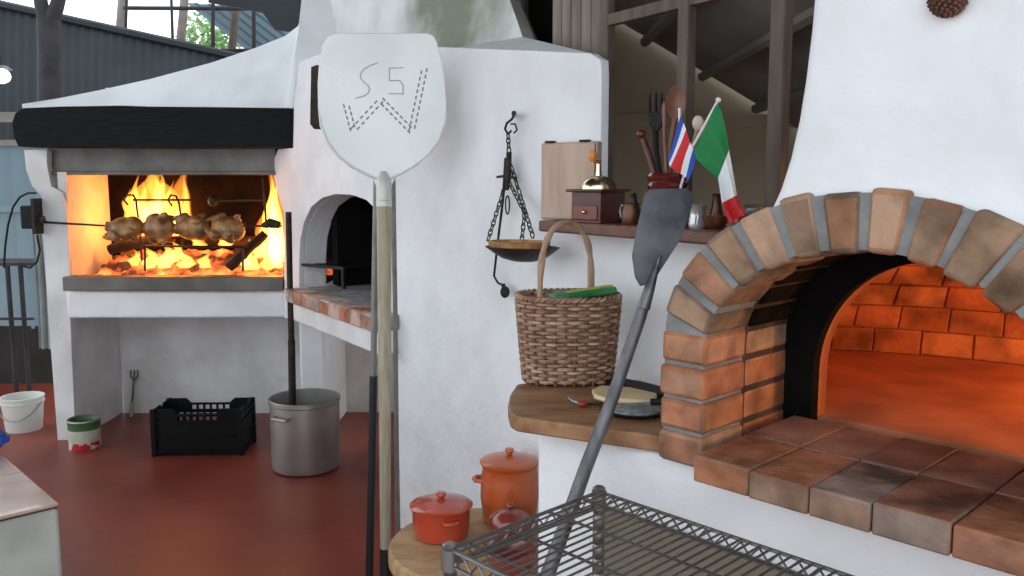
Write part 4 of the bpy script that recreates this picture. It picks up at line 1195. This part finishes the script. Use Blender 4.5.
# rolled lip along the round edge
lipx = [(446.5, 100), (445, 122), (438.5, 140), (428.5, 154), (415.5, 165), (402, 173), (392, 178), (383, 180), (374, 178), (366, 174), (352, 167), (338, 156), (328, 143), (321, 126), (318, 105)]
MB().tube([aty(x, y, PY - .001) for x, y in lipx], [.001] + [.0045] * 13 + [.001], 8).build('rolled_edge', peel_metal, pe)
MB().tube([aty(383.6, 172, PY + .004), aty(383.7, 181, PY - .004), aty(383.8, 190, PY - .01), aty(384, 200, PY - .013), aty(384, 207, PY - .016)], [.012, .024, .026, .027, .0272], 20).build('socket', mat('pale socket', srgb(200, 201, 194), rough=.5, metal=.3), pe)
MB().tube([aty(384, 200, PY - .014), aty(384.5, 300, PY - .03), aty(385, 420, PY - .05), aty(385.5, 550, PY - .07)], [.0265, .024, .021, .019], 16).build('handle', pole_tan, pe)
MB().tube([aty(385.5, 548, PY - .07), aty(386, 580, PY - .075), V((aty(386, 600, PY - .08).x, PY - .085, 0))], [.021, .023, .022], 14).build('end_grip', black_rubber, pe)
mb = MB(); mb_l = MB()
def dash(x, y, dx, dy, L=7, wd=1.6, m=None):
    l = sqrt(dx * dx + dy * dy); dx, dy = dx / l, dy / l
    a = [(x - dx * L / 2 - dy * wd / 2, y - dy * L / 2 + dx * wd / 2), (x + dx * L / 2 - dy * wd / 2, y + dy * L / 2 + dx * wd / 2), (x + dx * L / 2 + dy * wd / 2, y + dy * L / 2 - dx * wd / 2), (x - dx * L / 2 + dy * wd / 2, y - dy * L / 2 - dx * wd / 2)]
    (m or mb).plate([[aty(p[0], p[1], PY - .0008) for p in a]], Y * .0012)
cvp = lambda x, y: (310 + x / 5.236, 50 + y / 5.236)
zz_ = [cvp(135, 85), cvp(225, 420), cvp(372, 262), cvp(532, 425), cvp(600, 95)]
for li, (p, q) in enumerate(zip(zz_, zz_[1:])):
    dx, dy = q[0] - p[0], q[1] - p[1]; l = sqrt(dx * dx + dy * dy); nx, ny = -dy / l, dx / l
    n_ = int(l / 6.0)
    for i in range(n_):
        for sgn in (-1, 1):
            t = (i + .5 + .25 * sgn) / n_
            dash(p[0] + dx * t + nx * 2.5 * sgn, p[1] + dy * t + ny * 2.5 * sgn, dx, dy, 3.9, 1.5, mb_l if (li == 0 and t < .58) else None)
mb.build('punched_zigzag', peel_mark, pe); mb_l.build('punched_zigzag', peel_mark_glint, pe)
mb = MB()
def stroke(pts, m):
    for p, q in zip(pts, pts[1:]):
        dash((p[0] + q[0]) / 2, (p[1] + q[1]) / 2, q[0] - p[0], q[1] - p[1], sqrt((q[0] - p[0]) ** 2 + (q[1] - p[1]) ** 2) + .4, 1.1, m)
stroke([cvp(*p) for p in ((356, 66), (318, 80), (284, 98), (266, 122), (264, 146), (280, 166), (302, 184), (313, 204), (305, 226), (280, 242), (240, 252))], mb)
em_ = mat('engraving', srgb(160, 164, 162), rough=.6)
mb.build('engraved_letter', em_, pe); mb = MB()
stroke([cvp(*p) for p in ((488, 92), (415, 95), (416, 160), (470, 160), (487, 184), (488, 230), (412, 228))], mb)
mb.build('engraved_letter', em_, pe)

DY = 3.06
dp = thing('steel_peel', V((aty(368, 600, DY - .1).x, DY - .1, 0)), 'dark rectangular peel mostly hidden behind the big pale pizza peel', 'peel')
MB().plate([[aty(x, y, DY) for x, y in ((311, 67), (316, 65), (422, 66), (424, 72), (424, 126), (422, 129), (386, 131), (380, 140), (374, 140), (370, 131), (314, 129), (310, 124))]], Y * .006).build('blade', rust_iron, dp, bevel=.001)
MB().tube([aty(377, 128, DY - .006), aty(376.5, 180, DY - .012), aty(374.5, 290, DY - .05), aty(373.5, 378, DY - .07)], .0115, 12).build('handle', pole_grey, dp)
MB().tube([aty(373.5, 376, DY - .07), aty(371.5, 480, DY - .09), V((aty(369, 590, DY - .1).x, DY - .105, 0))], .0145, 12).build('lower_handle', black_rubber, dp)
RY = 3.06
rd = MB().tube([aty(393, 178, RY), aty(395, 300, RY), aty(396.5, 440, RY), V((aty(398, 588, RY).x, RY, 0))], .009, 10)
rd.build('thin_rod', pole_grey, label='thin grey rod standing close to the wall right of the big peel handle', cat='rod')

# ------------------------------------------------------------------ things on the floor below the grill
# stock pot
pf = atz(300, 476, 0); rpot = .178
pc_ = V((pf.x, pf.y + rpot * .8, 0))
hp_ = .385
sp_ = thing('stock_pot', pc_, 'big dented grey aluminium stock pot on the red floor', 'pot')
MB().lathe([(0, 0), (rpot - .02, 0), (rpot - .004, .01), (rpot, .03), (rpot + .002, hp_ - .03), (rpot + .008, hp_ - .025), (rpot + .008, hp_ - .004), (rpot + .004, hp_), (rpot - .003, hp_ - .002), (rpot - .008, .04), (rpot - .03, .015), (0, .012)], pc_, 48).build('body', alu, sp_)
for sg in (-1, 1):
    a = radians(245) if sg < 0 else radians(65)
    d = V((cos(a), sin(a), 0)); s = V((-sin(a), cos(a), 0))
    MB().tube([pc_ + d * rpot + s * .05 + Z * (hp_ - .07), pc_ + d * (rpot + .03) + s * .045 + Z * (hp_ - .075), pc_ + d * (rpot + .03) - s * .045 + Z * (hp_ - .075), pc_ + d * rpot - s * .05 + Z * (hp_ - .07)], .007, 8).build('handle', alu, sp_)
# pole in the pot
MB().tube([V((aty(293, 440, pc_.y + .02).x, pc_.y + .02, .03)), aty(292.5, 405, pc_.y + .03), aty(291.5, 340, pc_.y + .03)], [.02, .02, .02], 10).tube([aty(291.5, 342, pc_.y + .03), aty(290, 290, pc_.y + .035), aty(288.5, 212, pc_.y + .04)], [.017, .016, .016], 10).build('stirring_pole', rust_iron, label='dark brown pole standing upright in the grey stock pot', cat='pole')

# crate
cf = atz(155, 456, 0); cg = atz(242, 455, 0)
ex = (cg - cf); cw_ = ex.length + .0; ex.normalize(); ey = Z.cross(ex)
cdp, chh = .25, .265
cr_ = thing('plastic_crate', cf, 'black slatted plastic crate on the red floor under the fireplace', 'crate')
def cpanel(o0, e, L, name, n_):
    prof = [(0, 0), (L, 0), (L, chh), (L - .1, chh), (L - .13, chh - .028), (.13, chh - .028), (.1, chh), (0, chh)]
    holes = []
    nn = max(4, int(L / .045))
    for row, (z0, z1) in enumerate(((.05, .105), (.125, .18), (.2, .235))):
        for i in range(nn):
            a = .05 + (L - .1) * i / nn + .006; b = .05 + (L - .1) * (i + 1) / nn - .006
            if row == 2 and not (.12 < a and b < L - .12): continue
            holes.append([(a, z0), (b, z0), (b, z1), (a, z1)])
    if n_ == 0: holes = [h for h in holes if h[0][1] > .19]
    mb = MB().plate([[o0 + e * a + Z * b for a, b in lp] for lp in [prof] + holes], n_dir * .008)
    for zz in (.03, .113, .19, chh - .035):
        mb.box(o0 + e * L / 2 + Z * zz - n_dir * .004, e * (L / 2), n_dir * .008, Z * .005)
    return mb.build(name, plastic_black, cr_)
n_dir = ey; cpanel(cf, ex, cw_, 'side_panel', 0)
n_dir = -ey; cpanel(cf + ey * cdp, ex, cw_, 'side_panel', 1)
n_dir = ex; cpanel(cf, ey, cdp, 'end_panel', 1)
n_dir = -ex; cpanel(cf + ex * cw_, ey, cdp, 'end_panel', 0)
MB().box(cf + ex * cw_ / 2 + ey * cdp / 2 + Z * .008, ex * cw_ / 2, ey * cdp / 2, Z * .006).build('bottom', plastic_black, cr_)
for a in (0, 1):
    for b in (0, 1):
        MB().box(cf + ex * (cw_ * a) + ey * (cdp * b) + Z * chh / 2, ex * .014, ey * .014, Z * chh / 2).build('corner_post', plastic_black, cr_, bevel=.004)

# paint can
pc2 = atz(78, 452, 0) + V((0, .085, 0))
can = thing('paint_can', pc2, 'small paint can with a green band and red drips at the foot of the pier', 'can')
MB().lathe([(0, 0), (.085, 0), (.085, .045)], pc2, 32).build('bottom_band', mat('red drips', srgb(176, 28, 30), srgb(196, 196, 186), .4, nsc=18, ramp=(.5, .52)), can)
MB().lathe([(.085, .045), (.085, .115)], pc2, 32).build('label_band', mat('cream label', srgb(158, 164, 140), srgb(190, 194, 176), .5, nsc=10), can)
MB().lathe([(.085, .115), (.086, .16), (.088, .165), (.084, .168), (.078, .16), (.075, .12), (0, .12)], pc2, 32).build('top_band', mat('green band', srgb(52, 84, 44), srgb(76, 108, 62), .45, nsc=10), can)
MB().lathe([(.082, .158), (.089, .163), (.086, .172), (.08, .17)], pc2, 32, closed=True).build('rim', steel, can)

# barbecue fork leaning on the niche wall
fy = GY + .58
fk2 = thing('barbecue_fork', V((aty(131, 424, fy - .04).x, fy - .06, 0)), 'long rusty barbecue fork leaning on the back wall under the fireplace', 'fork')
f_ = lambda x, y: aty(x, y, fy - .005 - .06 * max(0, (y - 370)) / 55)
MB().tube([f_(131, 424), f_(132, 402)], .014, 9).build('grip', pole_tan, fk2)
MB().tube([f_(132, 404), f_(134, 380)], .008, 8).build('shaft', dull_steel, fk2)
for pts in (((134, 381), (130.5, 376), (131, 370)), ((134, 381), (134.5, 370)), ((134, 381), (138, 376), (137.5, 370))):
    MB().tube([f_(*p) for p in pts], .005, 7).build('prong', dull_steel, fk2)

# white bucket
bq_ = atz(15, 434, 0) + V((0, .10, 0))
bu = thing('bucket', bq_, 'white plastic bucket on the floor left of the fireplace pier', 'bucket')
MB().lathe([(r * .9, z * .85) for r, z in [(0, 0), (.108, 0), (.112, .01), (.128, .2), (.136, .202), (.136, .212), (.128, .214), (.13, .235), (.137, .237), (.137, .247), (.128, .248), (.122, .2), (.105, .02), (0, .015)]], bq_, 40).build('body', plastic_white, bu)
MB().tube([bq_ + V((.121 * cos(a), -.121 * abs(sin(a)) * .9 - .01, .18 - .1 * sin(a))) for a in [pi * i / 14 for i in range(15)]], .003, 6).build('bail', steel, bu)

# ------------------------------------------------------------------ tiled table at the lower left
ztb = .75
tc0 = atz(59, 503, ztb)
ts, td = tc0.dot(U), tc0.dot(W)
tt = thing('tiled_table', OV(ts - .8, td - .5, 0), 'masonry table with a glossy tiled top at the lower left corner', 'table')
MB().abox(ts - 1.9, ts + .004, td - .9, td - .002, 0, ztb - .012, OVfr).build('base', plaster_grey, tt, bevel=.01)
mb = MB()
for i in range(6):
    for j in range(3):
        mb.abox(ts - (i + 1) * .31 + .003, ts - i * .31 - .0, td - (j + 1) * .31 + .003, td - j * .31 - .0, ztb - .008, ztb, OVfr)
mb.build('tile_top', mat('glossy brown tile', srgb(168, 130, 112), srgb(196, 162, 146), .18, nsc=7, bump=.04, bsc=14, coat=.6), tt, bevel=.003)
MB().abox(ts - 1.88, ts - .004, td - .9, td - .004, ztb - .013, ztb - .003, OVfr).build('grout', dark_mortar, tt)
bcp = atz(-2, 443, ztb + .02)
MB().blob(V((bcp.x - .03, bcp.y, ztb + .03)), (.05, .05, .032), nz=.4, sc=9).build('blue_cloth', mat('blue cloth', srgb(32, 62, 150), srgb(50, 84, 176), .8, nsc=12), label='crumpled blue cloth on the far edge of the tiled table', cat='cloth')

# ------------------------------------------------------------------ background at the left
YB = 6.3
mb = MB()
pa = aty(-60, 122, YB); pb = aty(46, 122, YB)
nrb = 26
for i in range(nrb):
    x0 = -7.2 + i * .16
    if x0 > pb.x + .1: break
    mb.plate([[V((x0, YB, .42)), V((x0 + .08, YB - .012, .42)), V((x0 + .16, YB, .42)), V((x0 + .16, YB + .01, .42)), V((x0, YB + .01, .42))]], Z * (aty(20, 146, YB).z - .42))
struct('wall_left', mb, zinc_blue)
struct('trim_2', MB().abox(-7.2, pb.x + .1, YB - .03, YB + .02, aty(20, 146, YB).z, aty(20, 140, YB).z), pale_post)
struct('trim_3', MB().abox(-7.2, pb.x + .1, YB - .025, YB + .02, aty(20, 210, YB).z - .015, aty(20, 206, YB).z), zinc_blue)
struct('gap_shade_left', MB().abox(-7.2, pb.x + .3, YB - .01, YB + .1, 0, .44), mat('dark gap fill', srgb(34, 30, 28), srgb(48, 42, 40), .9))  # dark box standing in for the shaded gap under the sheet wall
# stand in front of that wall
ys = 5.7
st = thing('metal_stand', V((aty(12, 380, ys).x, ys, 0)), 'dark metal frame stand against the blue grey sheet wall', 'stand')
z1 = aty(10, 263, ys).z; z2 = aty(10, 318, ys).z
MB().abox(aty(-40, 263, ys).x, aty(31, 263, ys).x, ys, ys + .35, z1 - .02, z1).build('top', dark_post, st)
MB().abox(aty(-40, 263, ys).x, aty(29, 263, ys).x, ys, ys + .02, z2 - .015, z2).build('rail', dark_post, st)
for x in (8, 21):
    MB().tube([V((aty(x, 300, ys).x, ys + .02, 0)), V((aty(x, 300, ys).x, ys + .02, z1))], .016, 8).build('leg', dark_post, st)
# pale draining pipe / plastic sheet beside the pier
MB().grid(lambda a, b: V((aty(34 + 16 * a, 300, 5.5).x + .01 * sin(b * 3), 5.52 + .03 * sin(a * 14), .42 + (aty(30, 212, 5.5).z - .42) * b)), 24, 10, thick=(0, .004, 0)).build('hanging_sheet', mat('pale sheet', srgb(150, 158, 158), srgb(176, 182, 180), .6, nsc=3), label='pale plastic sheet hanging behind the fireplace pier', cat='plastic sheet')

# far dark roof with its slanting edge
YR = 8.2
e0, e1 = aty(-40, -4, YR), aty(330, 78, YR)
f0, f1 = aty(-40, 150, YR - .6), aty(330, 150, YR - .6)
mb = MB()
nrr = 40
for i in range(nrr):
    t0, t1 = i / nrr, (i + 1) / nrr; tm = (t0 + t1) / 2
    up0, up1 = e0.lerp(e1, t0), e0.lerp(e1, t1); lo0, lo1 = f0.lerp(f1, t0), f0.lerp(f1, t1)
    mb.plate([[lo0, lo0.lerp(lo1, .5) + V((0, -.03, 0)), lo1, lo1 + V((0, .012, 0)), lo0 + V((0, .012, 0))]], up0.lerp(up1, .5) - lo0.lerp(lo1, .5)) if False else None
    v = [mb.bm.verts.new(p) for p in (lo0, lo0.lerp(lo1, .5) + V((0, -.015, 0)), lo1, up1, up0.lerp(up1, .5) + V((0, -.015, 0)), up0)]
    mb._f([v[0], v[1], v[4], v[5]]); mb._f([v[1], v[2], v[3], v[4]])
shed = struct('wall_far_shed', mb, zinc_dark, smooth=0)
m = shed.modifiers.new('s', 'SOLIDIFY'); m.thickness = .02
struct('trim_4', MB().tube([e0 + V((0, -.05, 0)), e1 + V((0, -.05, 0))], .04, 6), zinc_dark)
# lower beam and light band above the blue wall
struct('trim_5', MB().abox(-7.2, aty(48, 110, 6.8).x, 6.8, 6.9, aty(20, 122, 6.8).z, aty(20, 112, 6.8).z), pale_post)

def bpost(name, pts, r, mtr, label, y, grp=None):
    return MB().tube([aty(a, b, y) for a, b in pts], r, 10).build(name, mtr, label=label, cat='post', group=grp)
t_ = thing('forked_post', V((aty(49, 110, 6.6).x, 6.6, 0)), 'thick dark forked tree trunk post at the far left', 'post')
zf = aty(49, 106, 6.6)
MB().tube([V((zf.x, 6.6, 0)), aty(50, 106, 6.6), aty(49, 50, 6.6), aty(49, 20, 6.6)], [.085, .085, .078, .085], 12).build('trunk', dark_post, t_)
MB().tube([aty(47, 25, 6.6), aty(42, 8, 6.6), aty(38, -14, 6.6), aty(34, -40, 6.6)], [.06, .05, .045, .04], 10).build('branch', dark_post, t_)
MB().tube([aty(50, 25, 6.6), aty(57, 6, 6.6), aty(62, -14, 6.6), aty(66, -40, 6.6)], [.06, .05, .045, .04], 10).build('branch', dark_post, t_)
def ground_post(name, x_top, x_bot, wpx, mtr, label, y, ybot=70):
    a = aty(x_top, -60, y); b = aty(x_bot, ybot, y)
    r = wpx / F * y / 2
    d = (b - a); base = b + d * (b.z / -d.z) if d.z < 0 else b
    return MB().tube([V((base.x, y, 0)), b, aty((x_top + x_bot) / 2, 5, y), a], [r, r, r * .92, r * 1.1], 10).build(name, mtr, label=label, cat='post')
ground_post('timber_post', 124, 119, 8, pale_post, 'pale split timber post against the bright sky', 8.9, 42)
ground_post('timber_post', 188, 180, 9, pale_post, 'weathered timber post second from the forked trunk', 8.9, 50)
ground_post('timber_post', 240, 232, 8, post_wood, 'brown slanting timber post left of the chimney', 8.9, 50)
ground_post('metal_post', 128, 125, 3, dark_post, 'thin dark pole touching the pale split post', 8.6, 42)
ground_post('metal_post', 170, 173, 3, dark_post, 'thin dark pole left of the weathered post', 8.6, 50)
ground_post('metal_post', 213, 213, 4, dark_post, 'thin dark pole in front of the green tree', 8.6, 56)
ground_post('metal_post', 253, 254, 4, dark_post, 'thin dark pole nearest the white chimney', 8.6, 50)
struct('trim_6', MB().tube([aty(124, 8, 8.7), aty(320, 9, 8.7)], .02, 8), dark_post)
struct('trim_7', MB().tube([aty(188, 51, 8.7), aty(300, 50, 8.7)], .02, 8), dark_post)
# dark neighbouring roof with bluish sheets at the upper right of the gap
mb = MB()
nn = 12
for i in range(nn):
    t = i / nn
    a = aty(186 + 13 * i, 6 + 1.0 * i - 3, 9.5); b = aty(262 + 13 * i, 62 + 1.0 * i, 9.5)
    v = (b - a)
    mb.plate([[a, a + V((.09, 0, 0)), a + V((.13, -.04, 0)), a + V((.13, 0.02, 0)), a + V((0, .03, 0))]], v)
mbx = struct('ceiling_far', mb, zinc_blue)
mb = MB().plate([[aty(216, -40, 7.9), aty(208, 2, 7.9), aty(262, 12, 7.9), aty(275, 30, 7.9), aty(320, 34, 7.9), aty(330, -40, 7.9)]], Y * .05)
struct('ceiling_gable', mb, zinc_dark)
# tree seen through the gap
rt = random.Random(11)
tr_ = thing('tree', V((aty(212, 60, 13).x, 13, 0)), 'bright green tree showing through the gap between the posts', 'tree')
mb = MB()
tcx_ = aty(214, 44, 13)
for i in range(900):
    d = V((rt.gauss(0, 1), rt.gauss(0, 1), rt.gauss(0, 1))).normalized() * rt.random() ** .4
    c = tcx_ + V((d.x * .55, d.y * .5, d.z * .5))
    a = V((rt.uniform(-1, 1), rt.uniform(-1, 1), rt.uniform(-1, 1))).normalized(); b = a.cross(V((rt.uniform(-1, 1), rt.uniform(-1, 1), rt.uniform(-1, 1)))).normalized()
    vs = [mb.bm.verts.new(c + p) for p in (a * .06, b * .025, -a * .06, -b * .025)]
    mb._f(vs)
mb.build('crown', mat('leaf green', srgb(120, 160, 96), srgb(156, 190, 130), .7, nsc=3), tr_, smooth=0, recalc=False)
MB().tube([V((tcx_.x, 13, 0)), tcx_], [.12, .06], 8).build('trunk', dark_post, tr_)
# work lamp at the far left
lp_ = aty(1, 76, 7.0)
lm = thing('work_lamp', lp_, 'round white lamp glowing under the dark roof at the far left', 'lamp')
MB().blob(lp_, (.07, .07, .06)).build('bulb', emis('lamp glow', (.9, .97, 1, 1), 6), lm)
MB().lathe([(.02, .06), (.05, .06), (.09, .03), (.085, .03), (.045, .055), (.02, .055)], lp_ + Z * .02, 20, closed=True).build('shade', dull_steel, lm)
MB().tube([lp_ + Z * .07, V((lp_.x, 7.0, 3.2))], .006, 6).build('cord', plastic_black, lm)

# ------------------------------------------------------------------ lights
def point(name, loc, col, e, r=.08):
    l = bpy.data.lights.new(name, 'POINT'); l.color = col; l.energy = e; l.shadow_soft_size = r
    o = bpy.data.objects.new(name, l); COL.objects.link(o); o.location = loc
    return o
point('fire_light', aty(150, 215, GY + .3), (1, .30, .07), 6, .1)
point('fire_light', aty(262, 240, GY + .2), (1, .32, .08), 3, .06)
point('oven_fire_light', OV(-.05, 2.25, 1.10), (1, .66, .22), 11, .05)

w = bpy.data.worlds.new('sky'); scene.world = w; w.use_nodes = True
bg = w.node_tree.nodes['Background']
bg.inputs[0].default_value = (.86, .94, 1.0, 1)
bg.inputs[1].default_value = 1.95

scene.view_settings.view_transform = 'Standard'
scene.view_settings.look = 'None'
scene.view_settings.gamma = 1
scene.view_settings.use_curve_mapping = False
scene.view_settings.exposure = .1
scene.cycles.use_denoising = True
scene.cycles.max_bounces = 8
scene.cycles.diffuse_bounces = 5
scene.cycles.sample_clamp_indirect = 6
